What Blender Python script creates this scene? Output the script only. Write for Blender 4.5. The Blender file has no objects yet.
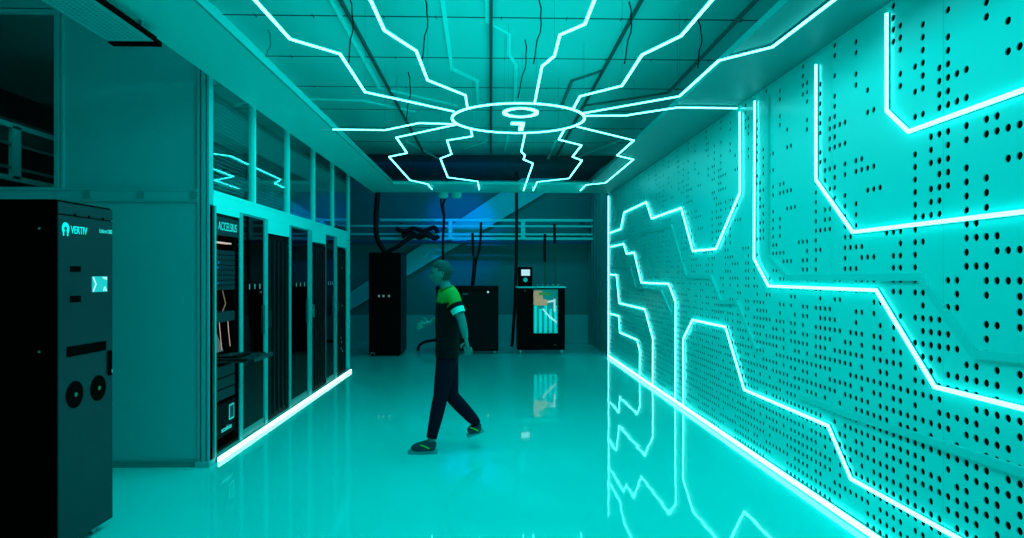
import bpy, bmesh, math, random
from mathutils import Vector, Matrix
random.seed(7)
scene = bpy.context.scene
COL = scene.collection

# ------------------------------------------------------------------ camera
F = 700.0; CAMZ = 1.6; HZ = 276.0
YAW = math.atan(21.0/F)
cd = bpy.data.cameras.new('camera'); cam = bpy.data.objects.new('camera', cd); COL.objects.link(cam)
cd.sensor_width = 36.0; cd.lens = F/1024*36.0
cd.shift_y = (HZ-269)/1024
cd.clip_start = 0.05
cam.location = (0, 0, CAMZ); cam.rotation_euler = (math.radians(90), 0, -YAW)
scene.camera = cam
CA, SA = math.cos(YAW), math.sin(YAW)
def ray(px, py):
    a = (px-512)/F; b = -(py-HZ)/F
    return Vector((a*CA+SA, -a*SA+CA, b))
def on_x(px, py, X):
    d = ray(px, py); return Vector((0,0,CAMZ)) + d*(X/d.x)
def on_z(px, py, Z):
    d = ray(px, py); return Vector((0,0,CAMZ)) + d*((Z-CAMZ)/d.z)
def on_y(px, py, Y):
    d = ray(px, py); return Vector((0,0,CAMZ)) + d*(Y/d.y)

# ------------------------------------------------------------------ materials
MATS = {}
def mat(name, col, rough=0.5, metal=0.0, spec=0.5, emit=None, estr=0.0, noise=0.0, nscale=3.0, bump=0.0, bscale=8.0, coat=0.0):
    if name in MATS: return MATS[name]
    m = bpy.data.materials.new(name); m.use_nodes = True
    nt = m.node_tree; b = nt.nodes['Principled BSDF']
    b.inputs['Base Color'].default_value = (*col, 1)
    b.inputs['Roughness'].default_value = rough
    b.inputs['Metallic'].default_value = metal
    b.inputs['Specular IOR Level'].default_value = spec
    b.inputs['Coat Weight'].default_value = coat
    b.inputs['Coat Roughness'].default_value = 0.05
    if emit:
        b.inputs['Emission Color'].default_value = (*emit, 1)
        b.inputs['Emission Strength'].default_value = estr
    if noise > 0 or bump > 0:
        tc = nt.nodes.new('ShaderNodeTexCoord')
    if noise > 0:
        n = nt.nodes.new('ShaderNodeTexNoise'); n.inputs['Scale'].default_value = nscale; n.inputs['Detail'].default_value = 4
        nt.links.new(tc.outputs['Object'], n.inputs['Vector'])
        r = nt.nodes.new('ShaderNodeMapRange')
        r.inputs['To Min'].default_value = 1-noise; r.inputs['To Max'].default_value = 1+noise
        nt.links.new(n.outputs['Fac'], r.inputs['Value'])
        mx = nt.nodes.new('ShaderNodeVectorMath'); mx.operation = 'SCALE'
        mx.inputs[0].default_value = col
        nt.links.new(r.outputs['Result'], mx.inputs['Scale'])
        nt.links.new(mx.outputs['Vector'], b.inputs['Base Color'])
    if bump > 0:
        n2 = nt.nodes.new('ShaderNodeTexNoise'); n2.inputs['Scale'].default_value = bscale; n2.inputs['Detail'].default_value = 1
        nt.links.new(tc.outputs['Object'], n2.inputs['Vector'])
        bp = nt.nodes.new('ShaderNodeBump'); bp.inputs['Strength'].default_value = bump; bp.inputs['Distance'].default_value = 0.01
        nt.links.new(n2.outputs['Fac'], bp.inputs['Height'])
        nt.links.new(bp.outputs['Normal'], b.inputs['Normal'])
    MATS[name] = m
    return m

M_FLOOR = mat('floor_epoxy', (0.0,0.74,0.71), rough=0.035, spec=0.5, noise=0.05, nscale=0.6, bump=0.10, bscale=3.0)
M_WALL = mat('perforated_sheet', (0.0,0.78,0.745), rough=0.28, spec=0.4, noise=0.03, nscale=0.8)
M_CAV = mat('cavity_dark', (0.0,0.012,0.014), rough=0.9, spec=0.05)
M_RIDGE = mat('unlit_channel', (0.0,0.69,0.66), rough=0.4)
M_LED = mat('led_diffuser', (0.2,0.8,0.8), rough=0.4, emit=(0.12,1.0,1.0), estr=6.5)
M_LEDW = mat('led_base_diffuser', (0.5,0.8,0.8), rough=0.4, emit=(0.13,1.0,1.0), estr=7.0)
M_LEDL = mat('led_plinth_diffuser', (0.5,0.8,0.7), rough=0.4, emit=(0.45,1.0,0.85), estr=3.2)
M_LEDH = mat('led_housing', (0.0,0.45,0.42), rough=0.4)
def ceiling_mat():
    m = mat('ceiling_board', (0.0,0.66,0.63), rough=0.6, noise=0.08, nscale=1.2)
    nt = m.node_tree; b = nt.nodes['Principled BSDF']
    return m
M_CEIL = ceiling_mat()
M_JOINT = mat('ceiling_joint', (0.0,0.06,0.06), rough=0.8)
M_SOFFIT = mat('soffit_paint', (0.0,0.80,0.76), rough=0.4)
M_PANEL = mat('enclosure_panel', (0.0,0.46,0.47), rough=0.35, noise=0.05, nscale=1.5)
M_FRAME = mat('enclosure_frame', (0.0,0.88,0.84), rough=0.35)
M_FRAMED = mat('enclosure_frame_dark', (0.0,0.30,0.29), rough=0.4)
M_BLACK = mat('black_metal', (0.0,0.001,0.0013), rough=0.5, spec=0.05)
M_MATTE = mat('black_matte', (0.0,0.0008,0.0008), rough=0.9, spec=0.03)
M_VERT = mat('cabinet_front', (0.0,0.017,0.023), rough=0.35, spec=0.4)
M_DARKT = mat('dark_teal', (0.0,0.05,0.055), rough=0.4)
M_GREY = mat('mid_teal', (0.0,0.25,0.25), rough=0.4)
M_SILV = mat('silver', (0.25,0.5,0.5), rough=0.3, metal=0.6)
M_LOGO = mat('logo_cyan', (0.0,0.75,0.72), rough=0.5, emit=(0.0,0.8,0.75), estr=0.55)
M_LOGO2 = mat('lettering_pale', (0.2,0.7,0.68), rough=0.5, emit=(0.05,0.6,0.55), estr=0.30)
M_SCREEN = mat('screen_cyan', (0.05,0.5,0.5), rough=0.2, emit=(0.03,0.45,0.48), estr=0.3)
M_SCREENW = mat('screen_pale', (0.4,0.5,0.55), rough=0.2, emit=(0.45,0.62,0.7), estr=1.0)
M_PINK = mat('warm_glow', (0.4,0.3,0.3), rough=0.4, emit=(0.8,0.42,0.36), estr=0.7)
M_WARM = mat('copper_warm', (0.35,0.16,0.08), rough=0.35, emit=(0.7,0.35,0.2), estr=0.25)
M_BLUEDOT = mat('blue_dot', (0.0,0.1,0.5), rough=0.3, emit=(0.0,0.25,0.9), estr=0.8)
M_BACK = mat('back_wall_paint', (0.0,0.26,0.27), rough=0.6, noise=0.08, nscale=0.9)
M_BACKD = mat('back_dark', (0.0,0.05,0.06), rough=0.7)
M_STEEL = mat('rail_steel', (0.0,0.85,0.80), rough=0.35)
M_CABLE = mat('cable_black', (0.0,0.006,0.008), rough=0.6, spec=0.2)
M_WIRE = mat('wire_teal', (0.0,0.10,0.10), rough=0.6)
def glass_mat(name, tint, alpha, rough=0.03, refl=1.0):
    m = bpy.data.materials.new(name); m.use_nodes = True
    nt = m.node_tree; nt.nodes.clear()
    out = nt.nodes.new('ShaderNodeOutputMaterial')
    tr = nt.nodes.new('ShaderNodeBsdfTransparent'); tr.inputs['Color'].default_value = (*tint,1)
    gl = nt.nodes.new('ShaderNodeBsdfGlossy'); gl.inputs['Roughness'].default_value = rough; gl.inputs['Color'].default_value = (0.6,1,1,1)
    fr = nt.nodes.new('ShaderNodeFresnel'); fr.inputs['IOR'].default_value = 1.5
    mm = nt.nodes.new('ShaderNodeMath'); mm.operation = 'MULTIPLY'; mm.inputs[1].default_value = refl
    nt.links.new(fr.outputs[0], mm.inputs[0])
    mix = nt.nodes.new('ShaderNodeMixShader')
    nt.links.new(mm.outputs[0], mix.inputs[0]); nt.links.new(tr.outputs[0], mix.inputs[1]); nt.links.new(gl.outputs[0], mix.inputs[2])
    nt.links.new(mix.outputs[0], out.inputs[0])
    return m
M_GLASS = glass_mat('tinted_glass', (0.2,0.82,0.82), 1, refl=0.8)
M_GLASSD = glass_mat('dark_door_glass', (0.02,0.20,0.21), 1, refl=0.5)

# ------------------------------------------------------------------ mesh builder
class MB:
    def __init__(s): s.v = []; s.f = []; s.mi = []; s.cur = 0
    def face(s, pts):
        b = len(s.v); s.v += [tuple(p) for p in pts]; s.f.append(tuple(range(b, b+len(pts)))); s.mi.append(s.cur)
    def box(s, a, b):
        x0,y0,z0 = (min(a[i],b[i]) for i in range(3)); x1,y1,z1 = (max(a[i],b[i]) for i in range(3))
        i = len(s.v)
        s.v += [(x0,y0,z0),(x1,y0,z0),(x1,y1,z0),(x0,y1,z0),(x0,y0,z1),(x1,y0,z1),(x1,y1,z1),(x0,y1,z1)]
        for q in ((3,2,1,0),(4,5,6,7),(0,1,5,4),(1,2,6,5),(2,3,7,6),(3,0,4,7)):
            s.f.append(tuple(i+k for k in q)); s.mi.append(s.cur)
        return s
    def tube(s, pts, r, seg=8, cap=True):
        pts = [Vector(p) for p in pts]; n = len(pts); base = len(s.v)
        prev = None
        for i, p in enumerate(pts):
            t = ((pts[min(i+1,n-1)]-p).normalized() + (p-pts[max(i-1,0)]).normalized())
            if t.length < 1e-6: t = Vector((0,0,1))
            t.normalize()
            if prev is None:
                u = t.orthogonal().normalized()
            else:
                u = (prev - t*prev.dot(t)).normalized()
            prev = u; w = t.cross(u)
            rr = r[i] if isinstance(r, (list,tuple)) else r
            for k in range(seg):
                a = 2*math.pi*k/seg
                s.v.append(tuple(p + (u*math.cos(a)+w*math.sin(a))*rr))
        for i in range(n-1):
            for k in range(seg):
                s.f.append((base+i*seg+k, base+i*seg+(k+1)%seg, base+(i+1)*seg+(k+1)%seg, base+(i+1)*seg+k)); s.mi.append(s.cur)
        if cap:
            s.f.append(tuple(base+k for k in reversed(range(seg)))); s.mi.append(s.cur)
            s.f.append(tuple(base+(n-1)*seg+k for k in range(seg))); s.mi.append(s.cur)
        return s
    def lathe(s, prof, c, axis='z', seg=24):
        base = len(s.v); n = len(prof)
        for (r, h) in prof:
            for k in range(seg):
                a = 2*math.pi*k/seg; x, y = r*math.cos(a), r*math.sin(a)
                if axis == 'z': p = (x, y, h)
                elif axis == 'x': p = (h, x, y)
                else: p = (x, h, y)
                s.v.append((c[0]+p[0], c[1]+p[1], c[2]+p[2]))
        for i in range(n-1):
            for k in range(seg):
                s.f.append((base+i*seg+k, base+i*seg+(k+1)%seg, base+(i+1)*seg+(k+1)%seg, base+(i+1)*seg+k)); s.mi.append(s.cur)
        s.f.append(tuple(base+k for k in range(seg))); s.mi.append(s.cur)
        s.f.append(tuple(base+(n-1)*seg+k for k in range(seg))); s.mi.append(s.cur)
        return s
    def ribbon(s, pts, w, t0, t1, nrm, closed=False):
        """flat bar of width w following pts in the plane with normal nrm, mitred; from offset t0 to t1 along nrm"""
        N = Vector(nrm).normalized(); pts = [Vector(p) for p in pts]; n = len(pts); base = len(s.v)
        for i, p in enumerate(pts):
            if closed: a = pts[i-1]; b = pts[(i+1)%n]
            else: a = pts[i-1] if i > 0 else None; b = pts[i+1] if i < n-1 else None
            d1 = (p-a).normalized() if a is not None else (b-p).normalized()
            d2 = (b-p).normalized() if b is not None else d1
            s1 = N.cross(d1).normalized(); s2 = N.cross(d2).normalized()
            m = (s1+s2).normalized(); k = 1/max(0.35, m.dot(s1))
            o = m*(w/2*k)
            for q in (p-o+N*t0, p+o+N*t0, p+o+N*t1, p-o+N*t1): s.v.append(tuple(q))
        rng = n if closed else n-1
        for i in range(rng):
            j = (i+1) % n
            for k in range(4):
                k2 = (k+1)%4
                s.f.append((base+i*4+k, base+i*4+k2, base+j*4+k2, base+j*4+k)); s.mi.append(s.cur)
        if not closed:
            s.f.append((base+3,base+2,base+1,base)); s.mi.append(s.cur)
            e = base+(n-1)*4; s.f.append((e,e+1,e+2,e+3)); s.mi.append(s.cur)
        return s
    def build(s, name, mats, parent=None, bevel=0.0, smooth=False, recalc=True):
        me = bpy.data.meshes.new(name); me.from_pydata(s.v, [], s.f); me.update()
        if not isinstance(mats, (list,tuple)): mats = [mats]
        for m in mats: me.materials.append(m)
        if len(mats) > 1:
            for p, k in zip(me.polygons, s.mi): p.material_index = k
        if recalc or bevel:
            bm = bmesh.new(); bm.from_mesh(me)
            if recalc: bmesh.ops.recalc_face_normals(bm, faces=bm.faces)
            if bevel:
                es = [e for e in bm.edges if len(e.link_faces)==2 and e.calc_face_angle(0) > 0.6]
                bmesh.ops.bevel(bm, geom=es, offset=bevel, segments=2, affect='EDGES', clamp_overlap=True)
            bm.to_mesh(me); bm.free()
        if smooth:
            for p in me.polygons: p.use_smooth = True
        o = bpy.data.objects.new(name, me); COL.objects.link(o)
        if parent is not None:
            o.parent = parent
            o.matrix_parent_inverse = parent.matrix_basis.inverted()
        return o

def build_each(mb, name, m, parent, **kw):
    """every loose piece of the builder becomes an object of its own"""
    n = len(mb.v); par = list(range(n))
    def find(i):
        while par[i] != i: par[i] = par[par[i]]; i = par[i]
        return i
    for f in mb.f:
        a = find(f[0])
        for k in f[1:]: par[find(k)] = a
    groups = {}
    for fi, f in enumerate(mb.f): groups.setdefault(find(f[0]), []).append(fi)
    out = []
    for g in groups.values():
        q = MB(); idx = {}
        for fi in g:
            ff = []
            for k in mb.f[fi]:
                if k not in idx: idx[k] = len(q.v); q.v.append(mb.v[k])
                ff.append(idx[k])
            q.f.append(tuple(ff)); q.mi.append(mb.mi[fi])
        out.append(q.build(name, m, parent, **kw))
    return out
def tag(o, label=None, cat=None, group=None, kind=None):
    if label: o['label'] = label
    if cat: o['category'] = cat
    if group: o['group'] = group
    if kind: o['kind'] = kind
    return o
def thing(name, loc, label, cat, group=None):
    o = bpy.data.objects.new(name, None); COL.objects.link(o); o.location = loc
    o.empty_display_size = 0.1
    tag(o, label, cat, group); return o
def struct(o): o['kind'] = 'structure'; return o
def copy_tree(o, parent=None):
    c = o.copy(); COL.objects.link(c); c.parent = parent
    if parent is not None: c.matrix_parent_inverse = o.matrix_parent_inverse.copy()
    for ch in list(o.children): copy_tree(ch, c)
    return c
def text_mesh(name, s, size, m, parent, M, extrude=0.001, bold=0.0, width=None):
    cu = bpy.data.curves.new(name, 'FONT'); cu.body = s; cu.size = size; cu.extrude = extrude; cu.offset = bold
    cu.align_x = 'LEFT'
    t = bpy.data.objects.new(name+'_tmp', cu); COL.objects.link(t)
    dg = bpy.context.evaluated_depsgraph_get()
    me = bpy.data.meshes.new_from_object(t.evaluated_get(dg)); me.name = name
    bpy.data.objects.remove(t)
    if width:
        w = max(v.co.x for v in me.vertices) or 1
        for v in me.vertices: v.co.x *= width/w
    me.transform(M)
    me.materials.clear(); me.materials.append(m)
    o = bpy.data.objects.new(name, me); COL.objects.link(o)
    if parent is not None:
        o.parent = parent; o.matrix_parent_inverse = parent.matrix_basis.inverted()
    return o
def facing(origin, right, up):
    r = Vector(right).normalized(); u = Vector(up).normalized(); n = r.cross(u)
    M = Matrix((( r.x,u.x,n.x,origin[0]),(r.y,u.y,n.y,origin[1]),(r.z,u.z,n.z,origin[2]),(0,0,0,1)))
    return M

XW = 2.33          # face of the perforated wall
XE = -2.36         # face of the server enclosure
ZS = CAMZ+1.60     # underside of the soffit
ZC = CAMZ+2.30     # ceiling
ZL = CAMZ+1.585    # plane of the suspended led strips
YB = 16.8          # back wall
YWE = on_x(609, 357, XW).y

# ------------------------------------------------------------------ floor, ceiling, walls
mb = MB(); mb.box((-6, -3.0, -0.1), (4.2, YB+0.2, 0)); struct(mb.build('floor', M_FLOOR))

# perforated wall --------------------------------------------------
PY = 0.0693; PZ = 0.0690; HR = 0.0188
Y0 = on_x(893.2, 30, XW).y                # a known column of holes
Z0 = on_x(922.6, 24.5, XW).z              # a known row of holes
ZTOP = ZS
# the punched sheets repeat every 17 columns
PATTERN = {0:'-3 -2 -1 0 16 18 19 20 21 23 24 25 26 27 29 30 31 33 34 35 36 37 38 39 40 41 42', 1:'16 27 28 29 31 32 33 34 35 36 37 38 39 40 41 42', 2:'12 22 24 25 26 27 28 29 30 31 32 33 34 36 37 38 39 40 41 42', 3:'5 10 12 18 20 21 22 23 25 26 27 29 30 32 33 34 35 36 37 38 39 41 42', 4:'3 5 10 12 18 20 29 31 32 33 34 36 38 39 40 41 42', 5:'9 10 17 18 20 23 25 26 27 28 29 30 31 32 34 35 36 37 38 40', 6:'-2 -1 1 2 9 10 13 14 15 17 19 20 21 23 24 25 27 29 31 32 33 34 35 36 38 40', 7:'16 17 19 25 26 27 28 29 30 31 33 34 36 37 38 40', 8:'5 7 9 10 12 13 14 15 16 17 18 19 26 27 28 30 31 33 34 35 36 37 38 40', 9:'5 7 20 21 22 25 27 28 30 32 33 35 36 37 38 39 40 41', 10:'-3 -2 0 2 3 4 5 6 7 9 10 11 12 13 20 22 24 25 27 28 30 31 33 34 36 37 40 41', 11:'4 5 6 7 9 11 12 13 14 15 23 24 25 26 28 29 30 31 33 35 36 38 39 41 42', 12:'8 9 10 11 13 14 15 23 24 25 26 27 28 29 31 32 33 35 36 37 38 39 41 42', 13:'0 1 2 3 4 5 7 8 15 17 21 22 23 24 25 26 27 28 29 31 33 34 35 36 38 39 40 41 42', 14:'3 5 7 10 11 12 13 14 15 16 17 18 19 20 21 23 25 26 27 28 29 30 31 32 33 34 35 36 37 38 39 40 41 42', 15:'29 31 32 33 34 35 36 37 38 39 41 42', 16:'-1 0 1 3 4 16 17 18 19 20 21 23 24 26 27 28 29 30 31 32 33 34 35 37 38 39 40 41 42'}
c_lo = int(math.floor((1.2-Y0)/PY)); c_hi = int((YWE-0.06-Y0)/PY); r_hi = 42
H = set()
for c in range(c_lo, c_hi+1):
    for r in PATTERN[c % 17].split(): H.add((c, int(r)))
def perforated():
    V = []; Fc = []; NS = 16
    ring = [(math.cos(2*math.pi*k/NS), math.sin(2*math.pi*k/NS)) for k in range(NS)]
    sq = []
    for (a, b) in ring:
        m = max(abs(a), abs(b)); sq.append((a/m, b/m))
    def quad(y0, y1, z0, z1):
        i = len(V); V.extend([(XW,y0,z0),(XW,y0,z1),(XW,y1,z1),(XW,y1,z0)]); Fc.append((i,i+1,i+2,i+3))
    for r in range(-3, r_hi+1):
        z = Z0 - r*PZ; start = None
        for c in range(c_lo, c_hi+2):
            if (c, r) in H and c <= c_hi:
                y = Y0 + c*PY
                if start is not None:
                    quad(Y0+start*PY-PY/2, y-PY/2, z-PZ/2, z+PZ/2); start = None
                i = len(V)
                for (a,b) in sq: V.append((XW, y+a*PY/2, z+b*PZ/2))
                for (a,b) in ring: V.append((XW, y+a*HR, z+b*HR))
                for (a,b) in ring: V.append((XW+0.006, y+a*HR, z+b*HR))
                for k in range(NS):
                    k2 = (k+1)%NS
                    Fc.append((i+k2, i+k, i+NS+k, i+NS+k2))
                    Fc.append((i+NS+k2, i+NS+k, i+2*NS+k, i+2*NS+k2))
            elif start is None and c <= c_hi: start = c
        if start is not None:
            quad(Y0+start*PY-PY/2, Y0+c_hi*PY+PY/2, z-PZ/2, z+PZ/2)
    zt = Z0+3*PZ+PZ/2; zb = Z0-r_hi*PZ-PZ/2
    ya = Y0+c_lo*PY-PY/2; yb = Y0+c_hi*PY+PY/2
    quad(-2.0, YWE, zt, ZTOP+0.3); quad(-2.0, YWE, 0, zb)
    quad(-2.0, ya, zb, zt); quad(yb, YWE, zb, zt)
    me = bpy.data.meshes.new('wall_right'); me.from_pydata(V, [], Fc); me.materials.append(M_WALL); me.update()
    o = bpy.data.objects.new('wall_right', me); COL.objects.link(o); return struct(o)
wall_r = perforated()
mb = MB(); mb.box((XW+0.10, -2.0, 0), (XW+0.14, YWE, ZTOP+0.3)); mb.build('cavity_backing', M_CAV, wall_r)
mb = MB(); mb.box((XW+0.001, YWE-0.02, 0), (XW+0.10, YWE, ZTOP+0.3)); mb.build('end_return', M_WALL, wall_r)
# panel seams (very thin raised cover strips)
mb = MB()
for k in range(-3, 10):
    yy = Y0 + (-6.5+17*k)*PY
    if 0 < yy < YWE-0.3: mb.box((XW-0.0010, yy-0.002, 0), (XW-0.0002, yy+0.002, ZTOP))
mb.build('seam_strip', M_RIDGE, wall_r)

# wall beyond the perforated sheets, back wall, left wall
mb = MB(); mb.box((XW+0.02, YWE+0.001, 0), (XW+0.2, YB, ZC))
for i in range(7):
    yy = YWE+0.25+i*0.42; mb.box((XW-0.01, yy, 0), (XW+0.03, yy+0.06, ZC))
struct(mb.build('wall_right_rear', M_BACK))
mb = MB(); mb.box((-6, YB, 0), (XW+0.2, YB+0.15, ZC)); struct(mb.build('wall_back', M_BACK))
mb = MB(); mb.box((-6.1, -3, 0), (-6.0, YB+0.15, ZC)); struct(mb.build('wall_left', M_BACKD))
# plinth course along the foot of the back wall
zpl = on_y(480, 315, YB-0.08).z
mb = MB(); mb.box((-6, YB-0.08, 0), (XW, YB-0.001, zpl)); struct(mb.build('baseboard_back', mat('plinth_paint', (0.0,0.55,0.54), rough=0.5)))

# ceiling slab with joints ------------------------------------------
YCE = 13.3
mb = MB(); mb.box((-6, -3, ZC), (4.2, YCE, ZC+0.15)); ceil = struct(mb.build('ceiling', M_CEIL))
mb = MB(); mb.box((-6, YCE, ZC+0.02), (4.2, YB+0.2, ZC+0.15)); struct(mb.build('ceiling_rear', M_BACKD))  # dark colour stands in for the shade over the far end
mb = MB()
ys = [on_z(500, 17.5, ZC).y + k*1.16 for k in range(-3, 8)]
for yj in ys:
    if yj < YCE-0.1: mb.box((-4.5, yj-0.008, ZC-0.004), (3.5, yj+0.008, ZC+0.001))
mb.build('ceiling_joint', M_JOINT, ceil)
# little fixings along each joint
mb = MB()
for yj in ys:
    for k in range(-7, 8):
        x = k*0.55+0.1+random.uniform(-.05,.05)
        if yj < YCE-0.2: mb.box((x-0.003, yj-0.03, ZC-0.006), (x+0.003, yj+0.05, ZC))
mb.build('ceiling_fixing', M_JOINT, ceil)

# soffit frame --------------------------------------------------------
XSI_R = 1.725; XSI_L = -1.725
YC0 = on_z(490, 184.5, ZS).y; YC1 = on_z(490, 192.7, ZS).y
mb = MB()
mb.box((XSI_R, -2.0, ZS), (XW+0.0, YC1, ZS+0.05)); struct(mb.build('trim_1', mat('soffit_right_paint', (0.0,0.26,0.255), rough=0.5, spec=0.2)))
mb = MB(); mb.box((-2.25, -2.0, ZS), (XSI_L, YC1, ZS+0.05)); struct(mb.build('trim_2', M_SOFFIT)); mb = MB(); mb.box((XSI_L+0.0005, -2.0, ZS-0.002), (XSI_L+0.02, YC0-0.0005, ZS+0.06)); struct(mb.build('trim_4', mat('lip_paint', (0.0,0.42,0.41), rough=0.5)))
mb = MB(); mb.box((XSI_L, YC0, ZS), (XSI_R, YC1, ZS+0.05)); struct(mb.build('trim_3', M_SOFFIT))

# ------------------------------------------------------------------ led strips
def led(name, pts, w, depth, nrm, label, cat='light strip', group=None, m=M_LED, closed=False, hous=True):
    """pts on the mounting plane; nrm points to the room"""
    N = Vector(nrm)
    root = thing(name, tuple(pts[0]), label, cat, group)
    mb = MB(); mb.ribbon(pts, w, depth*0.45, depth, N, closed); mb.build('diffuser', m, root)
    if hous:
        mb = MB(); mb.ribbon(pts, w*1.12, 0.0015, depth*0.45, N, closed); mb.build('housing', M_LEDH, root)
    return root
def wp(l, d=0.016):
    P = [on_x(a, b, XW-d) for a, b in l]
    return [Vector((XW, p.y, p.z)) for p in P]
WN = (-1,0,0)
G = 'light strips on the perforated wall'
WALL_LEDS = [
 ([(739.5,112),(739.7,192.6),(715.9,248.8),(692.7,251),(681,207.9),(651.4,218.5),(646.2,202),(623.9,212.5),(620.5,229),(609.6,233)],
  'topmost zigzag wall strip, from the far wall end to a tall upright'),
 ([(754.5,101),(753.8,258.6),(768.3,286),(875.8,290.2),(934.3,386.9),(1024,409),(1100,427)],
  'longest wall light strip, falling upright then stepping down under the middle of the wall'),
 ([(815.7,64.7),(815.7,179.8),(852.3,232),(1024,211.5),(1120,200)],
  'hook shaped wall light strip, middle one of three hooks, rising to the right edge'),
 ([(886.3,13.4),(886.3,110.6),(908,131.6),(1024,89.5),(1120,54)],
  'uppermost hook shaped light strip on wall near the photo top right corner'),
 ([(609.6,247),(623.5,243.8),(626.3,253.8),(634,252.5),(641.2,282.7),(668.5,283.8),(675.4,301.8),(675.1,402)],
  'stepped light strip second below the zigzag, ending at the floor beside the arched one'),
 ([(609.6,274.7),(616.4,274.9),(618.9,303.1),(644.7,309.3),(652.7,338.4),(652.6,386.5)],
  'middle of three nested stepped strips near the far wall end'),
 ([(609.6,313.5),(618.7,316.1),(619.6,332.5),(636.9,339.9),(639.7,351),(639.5,377.5)],
  'smallest and lowest stepped light strip near far wall end'),
 ([(683.2,407.5),(683,339),(692.3,319.9),(725.2,326.9),(744,389.7),(827.7,425.7),(850.5,478.7),(957,538),(1010,568)],
  'arched strip rising from floor, then stepping down along the lower wall'),
]
for pts, lab in WALL_LEDS:
    led('led_strip', wp(pts), 0.021, 0.020, WN, lab, group=None)
led('led_strip', [Vector((XW, YWE-0.02, 0.03)), Vector((XW, YWE-0.02, ZS-0.02))], 0.03, 0.02, WN, 'straight upright light strip closing the far end of perforated wall')
led('base_light', [Vector((XW, YWE-0.02, 0.03)), Vector((XW, -1.0, 0.03))], 0.035, 0.03, WN, 'long straight strip glowing along the foot of perforated wall', m=M_LEDW)

# unlit raised channels on the wall
GH = [
 ([(769,97),(769,256),(789,277.5),(922,277),(976,354),(1060,362)], 'unlit raised channel on wall shadowing the longest light strip'),
 ([(611,243),(672,225.5),(687,276.7),(712,276.7),(722,302),(738,302),(757,350)], 'unlit stepped channel on wall below the zigzag strip'),
 ([(611,268),(631,268),(636,288),(662,291.6),(672,314)], 'short unlit channel on wall between the nested stepped strips'),
 ([(800,396),(848,414),(915,435),(989,460),(1060,484)], 'unlit channel running low on the wall above the arched strip steps'),
]
for pts, lab in GH:
    mb = MB(); mb.ribbon(wp(pts, 0.0), 0.042, 0.0008, 0.020, WN)
    tag(mb.build('unlit_channel', M_RIDGE), lab, 'channel')

# ceiling rays
def cp(l, z=ZL): return [on_z(a, b, z) for a, b in l]
RAYS = [
 ([(240,-18),(256,0),(290,38),(340,53),(365,91.3),(454,110.8)], 'ceiling light ray running from the ring to the top left, leftmost of the long ones'),
 ([(363,-18),(371,0),(384.3,29.3),(416.3,50),(427.5,79.3),(465.5,94.5),(467.6,108)], 'ceiling light ray zigzagging up from the left shoulder of the ring'),
 ([(602,-18),(594,0),(585,23),(560,33.8),(554.5,55),(542,65.5),(534.5,103)], 'ceiling light ray rising from the near middle of the ring'),
 ([(726,-18),(711,0),(681,35),(642,54),(622,85),(580,95.5),(573,108.5)], 'ceiling light ray leaving the ring to the upper right, clear of the soffit'),
 ([(856,-18),(832.5,0),(772.5,46),(719,59.5),(679.5,95.5),(640,102.5),(583,112.6)], 'ceiling light ray that crosses under the right soffit'),
 ([(737,107.5),(677.5,106.8),(640,112.5),(625,115),(585,115.2)], 'ceiling light ray reaching the perforated wall'),
 ([(332.8,128.8),(385,129.5),(419,122.4),(454,123.5)], 'ceiling light ray reaching the left soffit edge'),
 ([(456,124),(396.3,136.9),(407,152.5),(389,156.3),(409.9,179.7),(427.7,183.7),(432,189)], 'far ceiling light ray, leftmost of the five reaching the rear crossbar'),
 ([(470.5,127.6),(472.3,135.7),(447,139.8),(451.5,153.6),(440.4,158),(447.8,177),(477.9,181),(479.2,189.3)], 'far ceiling light ray, second from left of the five reaching the crossbar'),
 ([(525.3,132.2),(521.2,151),(525,154.7),(523.5,159),(533,163),(523.5,190.2)], 'short far ceiling light ray, middle of the five reaching the crossbar'),
 ([(564.3,129),(558.7,139),(581.5,144.7),(572.5,156.3),(582,160),(569,178),(537.3,181.5),(533,190.2)], 'far ceiling light ray, second from right of five reaching the crossbar'),
 ([(577,126),(633.8,139.8),(617,155),(633.4,159),(605.3,182.6),(586,184.4),(580.3,190.2)], 'far ceiling light ray, rightmost of the five reaching the crossbar'),
]
def susp(root, pts, every=2):
    mb = MB()
    for p in pts[1:-1:every]:
        mb.tube([(p[0],p[1],ZL+0.0), (p[0],p[1],ZC)], 0.0012, 4)
    if mb.v: build_each(mb, 'suspension_wire', M_WIRE, root)
for pts, lab in RAYS:
    P = cp(pts); P = [Vector((p.x, p.y, ZL+0.006)) for p in P]
    r = led('led_strip', P, 0.016, 0.018, (0,0,-1), lab)
    susp(r, P, 3)
# ring
RC = Vector((0.283, 7.07, ZL+0.006)); RR = 0.665
ringp = [RC+Vector((math.cos(a)*RR, math.sin(a)*RR, 0)) for a in [2*math.pi*k/72 for k in range(72)]]
c0 = on_z(518.5, 117.3, ZL); RC2 = Vector((c0.x, 7.05, RC.z))
ringp = [RC2+Vector((math.cos(a)*RR, math.sin(a)*RR, 0)) for a in [2*math.pi*k/72 for k in range(72)]]
r = led('ring_light', ringp, 0.022, 0.020, (0,0,-1), 'large glowing ring hanging under the ceiling where all the rays meet', 'ring light', closed=True)
susp(r, ringp, 17)
c1 = on_z(520.6, 111.9, ZL)
rp = [Vector((c1.x+math.cos(a)*0.155, c1.y+math.sin(a)*0.175, RC.z)) for a in [2*math.pi*k/40 for k in range(40)]]
r = led('numeral_light', rp, 0.040, 0.020, (0,0,-1), 'glowing numeral 0 inside the ceiling ring', 'light sign', closed=True); susp(r, rp, 19)
q = [on_z(a, b, ZL) for a, b in ((511.0,122.0),(522.3,122.3),(520.6,128.6))]; q = [Vector((p.x,p.y,RC.z)) for p in q]
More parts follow.
